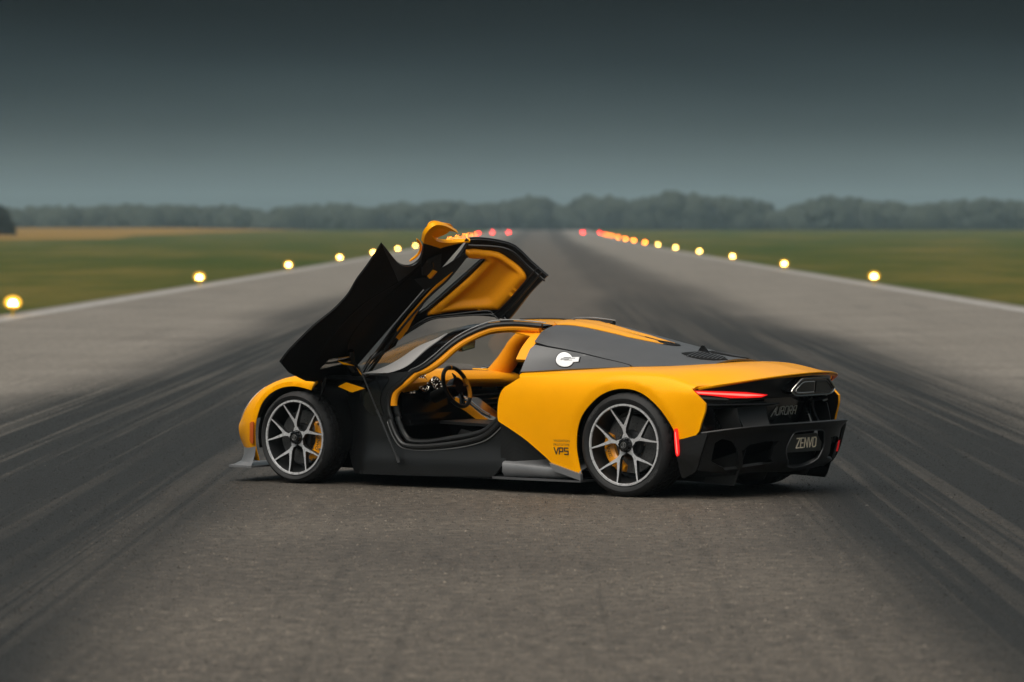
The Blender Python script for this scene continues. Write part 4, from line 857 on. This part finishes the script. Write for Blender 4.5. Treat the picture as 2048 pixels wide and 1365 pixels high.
for s in (1,-1):
    # end plate beside the wheel
    def endp(u,v,s=s):
        u=np.atleast_1d(u);v=np.atleast_1d(v); return np.stack([u,s*(.972-.03*np.clip((-u-.5)/.2,0,1)-.06*np.clip((.3-v)/.2,0,1)),v],1)
    e_=panel('end_plate',endp,cr(np.array([(-.425,.40),(-.50,.425),(-.60,.452),(-.655,.462),(-.64,.40),(-.60,.28),(-.56,.20),(-.50,.165),(-.44,.15),(-.43,.28),(-.425,.40)]),3)[:-1],CARBON,df,t=.03,step=.035)
    mk=np.array([(-.415,.480),(-.425,.488),(-.437,.482),(-.447,.40),(-.452,.335),(-.445,.298),(-.43,.31),(-.42,.38)])
    m_=panel('rear_marker',lambda u,v,s=s:endp(u,v)+np.array([0,s*.016,0]),cr(np.vstack([mk,mk[:1]]),3)[:-1],REDL,CAR,t=.02,step=.015)
    panel('marker_core',lambda u,v,s=s:endp(u,v)+np.array([0,s*.0175,0]),np.array([(-.423,.465),(-.429,.465),(-.441,.36),(-.445,.31),(-.438,.32)]),REDC,m_,t=.003,step=.015)
    if s<0: mb=MB(); mb.prism([(-.615,s*.957,.335),(-.622,s*.957,.335),(-.604,s*.957,.255),(-.596,s*.957,.255)],None,(0,-s*.02,0)); mb.build('reflector',REDR,df,False)
    # fins under the face
    for y,x0,zb in ((.64,-.80,.085),(.30,-.84,.115)):
        mb=MB(); mb.prism([(x0+.02,s*y,.34),(x0+.10,s*y,zb+.03),(x0+.12,s*y,zb),(-.30,s*(y-.03),zb+.02),(-.30,s*(y-.03),.2)],None,(0,-s*.012,0)); mb.build('diffuser_fin',CARBON,df,False)
mb=MB(); mb.prism([(-.70,.66,.16),(-.70,-.66,.16),(-.25,-.62,.12),(-.25,.62,.12)],None,(0,0,.015)); mb.build('diffuser_ramp',BLACK,df,False)
# lettering on the flank
def flank(body,size,x0,z0,bold=1.0,strokes=None):
    if strokes is None: v,f=text_mesh(body,size); return [(x0-p[0]*bold,y1(x0-p[0]*bold,z0+p[1])+.0022,z0+p[1]) for p in v],f
q,f=flank('VALIDATION',.0215,.583,.372,1.13); obj('flank_lettering',q,f,BLKP,CAR,False,0)
q,f=flank('PROTOTYPE',.0215,.583,.344,1.17); obj('flank_lettering',q,f,BLKP,CAR,False,0)
VP=dict(V=[[(0,1),(.36,0),(.72,1)]],P=[[(0,0),(0,1),(.62,1),(.62,.42),(.12,.42)]],S=[[(.64,1),(0,1),(0,.52),(.64,.52),(.64,0),(0,0)]])
st=[];xo=0
for ch in 'VPS':
    for q_ in VP[ch]: st.append([((xo+p[0])*.049,p[1]*.044) for p in q_])
    xo+=.92
mb=ribbon(st,.0082,(.578,0,.285),(-1,0,0),(0,0,1),(0,1,0),.002); mb.v=[(p[0],p[1]+y1(p[0],p[2])+.001,p[2]) for p in mb.v]; mb.build('flank_lettering',BLKP,CAR,False)
# ---------------------------------------------------------------- cabin
mb=MB(); mb.box((.82,-.80,.155),(2.40,.80,.185)); mb.build('cabin_floor',BLACK,CAR,False)
mb=MB(); mb.prism([(.80,-.78,.18),(.80,.78,.18),(.93,.66,.98),(.95,.40,1.12),(.95,-.40,1.12),(.93,-.66,.98)],None,(-.03,0,0)); mb.build('rear_bulkhead',BLACK,CAR,False)
mb=MB(); mb.prism([(2.42,-.78,.18),(2.42,.78,.18),(2.42,.70,.78),(2.42,-.70,.78)],None,(.03,0,0)); mb.build('firewall',BLACK,CAR,False)
panel('headliner',surf2,np.array([(1.62,3.3),(1.62,4),(1.0,4),(1.0,2.6),(1.05,2.6)]),LEATHER,CAR,t=.01,off=-.035,vs=V2)
panel('headliner',surf2,np.array([(1.62,3.3),(1.62,4),(1.0,4),(1.0,2.6),(1.05,2.6)]),LEATHER,CAR,t=.01,off=-.035,vs=V2,side=-1)
both('pillar_cushion',surf2,np.array([(1.06,1.2),(1.07,2.9),(.90,2.9),(.92,1.2)]),LEATHER,CAR,t=.03,off=-.03,vs=V2)
mb=MB(); mb.tube(cr([(2.32,-.70,.68),(2.17,-.71,.81),(2.08,-.70,.91),(2.0,-.665,1.0),(1.88,-.60,1.07),(1.66,-.50,1.13)],4),np.interp(np.linspace(0,5,21),range(6),[.07,.08,.075,.065,.05,.03]),12); mb.build('pillar_pad',LEATHER,CAR)
# dash
def dash(u,v):
    """u = y, v = 0 back edge under the screen .. 5 lower face"""
    u=np.atleast_1d(u);v=np.atleast_1d(v); pr=np.array([(2.52,.775),(2.40,.79),(2.24,.79),(2.13,.765),(2.10,.72),(2.13,.675)]); q=pchip(np.arange(6),pr,v)
    return np.stack([q[:,0]+.12*(1-(u/.8)**2)-.10,u,q[:,1]+.015*(1-(u/.8)**2)],1)
panel('dash_pad',dash,np.array([(.74,0),(-.74,0),(-.76,2.5),(-.74,5),(.74,5),(.76,2.5)]),LEATHER,CAR,t=.02,vs=.1,step=.05)
mb=MB(); mb.box((2.06,-.74,.50),(2.36,.74,.665)); mb.box((1.98,-.02,.44),(2.2,.74,.52)); mb.build('dash_lower',GLOSSB,CAR,False)
for i in range(4):
    mb=MB(); mb.tube([(2.045,-.74,.53+.035*i),(2.045,-.06,.52+.035*i)],.006,6); mb.build('dash_louvre',DARKMET if i%2 else CHROME,CAR)
mb=MB(); rows=[]
for x,z,w_ in [(2.08,.64,.10),(1.95,.615,.11),(1.80,.52,.12),(1.6,.46,.13),(1.2,.45,.13),(.9,.46,.13)]: rows.append([(x,w_,.19),(x,w_,z-.03),(x,w_-.03,z),(x,-w_+.03,z),(x,-w_,z-.03),(x,-w_,.19)])
mb.add([p for r_ in rows for p in r_],[(i*6+j,i*6+j+1,(i+1)*6+j+1,(i+1)*6+j) for i in range(5) for j in range(5)]); mb.build('centre_console',GLOSSB,CAR)
mb=MB(); mb.prism([(2.02,.113,.625),(1.93,.115,.595),(1.78,.124,.498),(1.72,.128,.47),(1.80,.124,.45),(1.92,.116,.52),(2.03,.113,.57)],None,(0,.008,0)); mb.build('console_trim',LEATHER,CAR,False)
mb=MB(); mb.tube([(2.02,.10,.645),(1.93,.10,.62),(1.79,.105,.53),(1.72,.11,.50)],.007,8); mb.build('console_rail',CHROME,CAR)
mb=MB(); mb.prism([(1.86,.55,.47),(1.86,.135,.47),(1.2,.135,.45),(1.2,.55,.45)],None,(0,0,-.02)); mb.build('seat_frame',CARBON,CAR,False)
# passenger seat and driver seat shells
for s in (1,-1):
    mb=MB(); rows=[]
    for i,(x,z,w_) in enumerate([(1.62,.36,.24),(1.45,.33,.25),(1.25,.31,.24),(1.12,.38,.23),(1.04,.6,.23),(.98,.8,.20),(.95,.95,.12)]): 
        rows.append([(x,s*.38-w_,z+.06),(x+.01,s*.38-w_*.7,z),(x+.02,s*.38,z-.01),(x+.01,s*.38+w_*.7,z),(x,s*.38+w_,z+.06)])
    mb.add([p for r_ in rows for p in r_],[(i*5+j,i*5+j+1,(i+1)*5+j+1,(i+1)*5+j) for i in range(6) for j in range(4)]); o_=mb.build('seat',BLACK,CAR); sd=o_.modifiers.new('thick','SOLIDIFY'); sd.thickness=.05
# steering wheel
SWC=np.array([1.835,.37,.712]); t_=R(22); ax_=np.array([-math.cos(t_),0,math.sin(t_)]); up_=np.array([math.sin(t_),0,math.cos(t_)]); rt_=np.array([0,-1,0.])
swp=lambda r,a,d=0: SWC+r*(math.cos(a)*rt_+math.sin(a)*up_)+ax_*d
sw=MB(); sw.tube([SWC-ax_*.02,SWC-ax_*.22],.045,20); sw.lathe([],1) if False else None
steer=sw.build('steering_column',BLACK,CAR)
mb=MB(); mb.tube([SWC+ax_*.025,SWC-ax_*.02,SWC-ax_*.06],[.066,.068,.050],28); mb.build('airbag_hub',GLOSSB,steer)
for a0,a1,m_ in ((-40,25,LEATHER),(25,155,CARBON),(155,220,BLACK),(220,320,CARBON)):
    mb=MB(); mb.tube([swp(.152,R(a)) for a in np.linspace(a0,a1,16)],.0155,10); mb.build('steering_rim',m_,steer)
mb=MB(); mb.tube([swp(.141,R(a),.008) for a in np.linspace(150,235,16)],.0035,6); mb.build('rim_stitch',LEATHER,steer)
mb=MB(); mb.tube([swp(.150,R(90)+d,.0) for d in (-.03,0,.03)],.0175,10); mb.build('rim_mark',LEATHER,steer)
for a in (0,180,262,278):
    mb=MB(); mb.tube([swp(.05,R(a),.01),swp(.10,R(a),.012),swp(.145,R(a),0)],[.018,.012,.010],8); mb.build('steering_spoke',CHROME if a<200 else GLOSSB,steer)
mb=MB(); mb.tube([swp(.06,R(50),-.02),swp(.10,R(60),-.02),swp(.118,R(75),-.02)],[.012,.012,.003],8); mb.build('shift_paddle',GLOSSB,steer)
# dials
for q,(x,y,z,r) in enumerate([(2.15,.50,.695,.048),(2.10,.42,.733,.066),(2.05,.31,.725,.058),(2.16,.36,.80,.05)]):
    c_=np.array([x,y,z]); mb=MB(); mb.tube([c_-ax_*.10,c_],[r*.8,r],28); dl=mb.build('dial',GLOSSB,CAR)
    mb=MB(); mb.tube([c_+r*(math.cos(a)*rt_+math.sin(a)*up_) for a in np.linspace(0,2*math.pi,32,False)],.005,6,True); mb.build('dial_bezel',CHROME,dl)
    mb=MB()
    for i in range(12):
        a=i*math.pi/6; p=lambda k:c_+ax_*.003+r*k*(math.cos(a)*rt_+math.sin(a)*up_); mb.tube([p(.64),p(.80)],.0022 if i%2 else .0034,5)
    mb.tube([c_+ax_*.004,c_+ax_*.004+r*.55*(math.cos(R(200))*rt_+math.sin(R(200))*up_)],.003,5)
    mb.build('dial_marks',DIALF,dl,False)
# mirror inside
mb=MB(); mz=np.array([1.97,.03,1.005]); mb.prism([mz+[0,.075,-.045],mz+[0,.10,.012],mz+[0,.095,.045],mz+[0,-.085,.05],mz+[0,-.10,.03],mz+[0,-.09,-.022]],None,(.03,0,0)); im=mb.build('inside_mirror',GLOSSB,CAR,False)
mb=MB(); mb.prism([mz+[-.002,.068,-.038],mz+[-.002,.09,.012],mz+[-.002,.085,.037],mz+[-.002,-.078,.042],mz+[-.002,-.09,.027],mz+[-.002,-.08,-.017]],None,(.001,0,0)); mb.build('mirror_glass',CHROME,im,False)
mb=MB(); mb.tube([mz+[.02,0,.03],mz+[.02,-.01,.10]],.01,8); mb.build('mirror_stalk',GLOSSB,im)
# ---------------------------------------------------------------- shut right door
dl_=A('door_low'); dh=A('door_hi'); db=A('door_belt')
lowloop=join(cr(dl_[:11],3),cr(dl_[10:19],3),dl_[19:22],[(1.07,.85),(2.44,.85)],dl_[28:])
hiloop=join(dh[:1],cr(dh[:5],2),cr(dh[5:],2),cr(db[::-1],3))
glassl=crc(A('door_glass'),2); card=crc(A('door_card'),2)
rl=lowloop.copy(); rl[:,1]=np.minimum(rl[:,1],.80)
rd=panel('right_door',surfd,rl,YELLOW,CAR,t=.03,side=-1,off=.0)
rd['label']='shut right door'
panel('door_roof',surf2,[hiloop,glassl],SATIN,rd,t=.012,vs=V2,side=-1,off=.004)
panel('door_glass',surf2,glassl,GLASS,rd,t=.004,vs=V2,side=-1,step=.03)
panel('door_card',surf2,card,LEATHER,rd,t=.02,vs=V2,side=-1,off=-.014,step=.03)
mb=MB(); mb.prism([(1.0,-.80,.2),(2.2,-.80,.2),(2.2,-.78,.78),(1.0,-.80,.80)],None,(0,-.02,0)); mb.build('door_lower_card',BLACK,rd,False)
# ---------------------------------------------------------------- open left door (built shut, swung about its hinge line)
ld=panel('left_door',surfd,lowloop,YELLOW,CAR,t=.014,xf=swing,step=.03,bmat=BLACK,wallb=True)
ld['label']='left door swung up and out, black inside'
panel('door_frame',surf2,[hiloop,glassl],CARBON,ld,t=.010,off=.012,vs=V2,xf=swing,step=.03)
panel('door_roof_skin',surf2,[hiloop,glassl],SATIN,ld,t=.006,off=.034,vs=V2,xf=swing,step=.04)
panel('door_glass',surf2,glassl,GLASS,ld,t=.004,off=.0,vs=V2,xf=swing,step=.03)
sm=lambda x:np.clip(x,0,1)**2*(3-2*np.clip(x,0,1))
cd=panel('door_card',surf2,card,LEATHER,ld,t=.022,off=-.002,vs=V2,xf=swing,step=.014,bpuff=lambda d:.016*sm(d/.022)-.034*sm((d-.022)/.05),sharp=0)
panel('door_trim',surf2,crc(A('door_strip'),2),LEATHER,ld,t=.012,off=-.018,vs=V2,xf=swing,step=.025)
mb=MB(); q=surf2(db[:,0],db[:,1]+.1); mb.tube(swing(cr(q,4)-[0,.03,0]),.012,8); mb.build('belt_seal',SEAL,ld)
for k_,o_ in ((0,.0),(1,.022)):
    q=surf2(dh[4:,0],dh[4:,1]-.13-.12*k_); mb=MB(); mb.tube(swing(cr(q,4)-[0,.012,.02]),.006,6); mb.build('frame_seal',SEAL,ld)
q=surf2(dh[:5,0]+.03,dh[:5,1]); mb=MB(); mb.tube(swing(cr(q,4)-[0,.02,.015]),.008,6); mb.build('frame_seal',SEAL,ld)
panel('door_web',surfd,join(A('door_web')[:1],cr(A('door_web')[:9],3),A('door_web')[9:]),CARBON,ld,t=.004,off=-.014,xf=swing,step=.02)
panel('door_web',surfd,A('door_web2'),CARBON,ld,t=.004,off=-.020,xf=swing,step=.02)
lt_=panel('latch_plate',surfd,A('door_latch'),DARKMET,ld,t=.008,off=-.018,xf=swing,step=.02)
mb=MB(); c_=surfd([1.44],[.80])[0]; mb.box(c_-[.035,.05,.012],c_+[.035,-.022,.02]); mb.v=[tuple(swing(np.array(p))) for p in mb.v]; mb.build('latch_block',LEATHER,lt_,False)
mb=MB(); c_=surfd([1.37],[.75])[0]; mb.tube(swing(np.array([c_-[0.03,.03,.02],c_-[0,.05,0],c_-[-.02,.03,-.03]])),.007,6); mb.build('latch_hook',GLOSSB,lt_)
# ridge lines pressed into the inner skin
for a in ([(1.45,.70),(1.73,.63),(2.03,.59),(2.24,.64),(2.36,.74)],[(1.58,.62),(1.85,.45),(2.2,.42),(2.5,.5)]):
    q=surfd(np.array(a)[:,0],np.array(a)[:,1]); mb=MB(); mb.tube(swing(cr(q,5)-[0,.004,0]),.016,8); mb.build('door_rib',BLACK,ld)
# scoop loop of yellow skin above the latch
sc_=A('scoop_c'); sc2=join(cr(sc_[:8],3),cr(sc_[7:17],3),sc_[17:])
panel('door_scoop',surfd,sc2,YELLOW,ld,t=.035,off=.018,xf=swing,step=.012)
panel('scoop_duct',lambda u,v:surfd(u,v)+np.stack([0*np.atleast_1d(u),.035+.35*(np.atleast_1d(v)-.5)*0+.3*np.clip(1.10-np.atleast_1d(u),0,.1),0*np.atleast_1d(u)],1),crc(A('scoop_w'),3),YELLOW,ld,t=.008,xf=swing,step=.015)
mb=MB(); q=surfd([1.20,1.26,1.34,1.42],[.50,.60,.645,.62]); mb.tube(swing(cr(q+[0,.03,0],4)),[.004]+[.009]*11+[.003],8); mb.build('skin_edge',YELLOW,ld)
# hinge, struts, mirror-side quarter piece
mb=MB(); mb.tube([(2.40,.72,.74),(2.42,.80,.80),(2.44,.86,.90),(2.40,.90,.98)],[.035,.04,.04,.02],10); mb.box((2.30,.66,.70),(2.44,.78,.78)); hg=mb.build('door_hinge',GLOSSB,CAR)
mb=MB(); mb.prism([(2.50,.90,.86),(2.62,1.0,.84),(2.60,1.0,.875),(2.40,.90,.90)],None,(0,.02,.01)); mb.prism([(2.50,.92,.89),(2.62,1.02,.87),(2.60,1.02,.90),(2.40,.92,.93)],None,(0,.01,.008)); mb.build('hinge_arm',CHROME,hg,False)
mb=MB(); mb.prism([(2.36,.91,.868),(2.43,.95,.876),(2.47,.96,.90),(2.42,.93,.885)],None,(0,.012,.006)); mb.build('hinge_cover',YELLOW,hg,False)
mb=MB(); mb.prism([(2.31,.83,.76),(2.345,.86,.81),(2.37,.87,.855),(2.335,.845,.80)],None,(0,.008,.006)); mb.build('hinge_cover',YELLOW,hg,False)
mb=MB(); mb.tube([(2.293,.95,.869),(2.13,.94,.535)],.0055,8); mb.tube([(2.14,.94,.555),(1.965,.93,.20)],.0095,10); mb.tube([(1.975,.925,.215),(1.955,.925,.175)],.016,10); mb.build('gas_strut',DARKMET,CAR)
mb=MB(); mb.tube([(2.557,1.0,.778),(2.62,.96,.67),(2.686,.93,.568)],[.012,.010,.004],8); mb.tube([(2.62,.97,.76),(2.60,.97,.68)],.003,6); mb.build('door_check_rod',GLOSSB,CAR)
mb=MB(); mb.box((1.38,.30,1.185),(1.46,.36,1.205)); mb.tube([(1.42,.33,1.20),(1.44,.33,1.225),(1.43,.34,1.24)],.010,8); mb.build('roof_hinge',GLOSSB,CAR)
panel('quarter_light',surf2,np.array([(2.34,.35),(2.20,.55),(2.02,1.25),(2.06,1.38),(2.28,.75)]),GLOSSB,ld,t=.006,off=-.02,vs=V2,xf=swing,step=.03)
# ---------------------------------------------------------------- air
hv=bpy.data.materials.new('haze'); hv.use_nodes=True; n=hv.node_tree.nodes; n.clear(); o_=n.new('ShaderNodeOutputMaterial'); pv=n.new('ShaderNodeVolumePrincipled'); pv.inputs['Color'].default_value=(.62,.86,1.0,1); pv.inputs['Density'].default_value=.00012; pv.inputs['Anisotropy'].default_value=0
hv.node_tree.links.new(pv.outputs[0],o_.inputs['Volume'])
mb=MB(); mb.box((-1600,-100,-1.1),(1600,2500,24)); tag(mb.build('haze',hv,None,False),'thin even haze lying over the airfield','haze',None,'stuff')
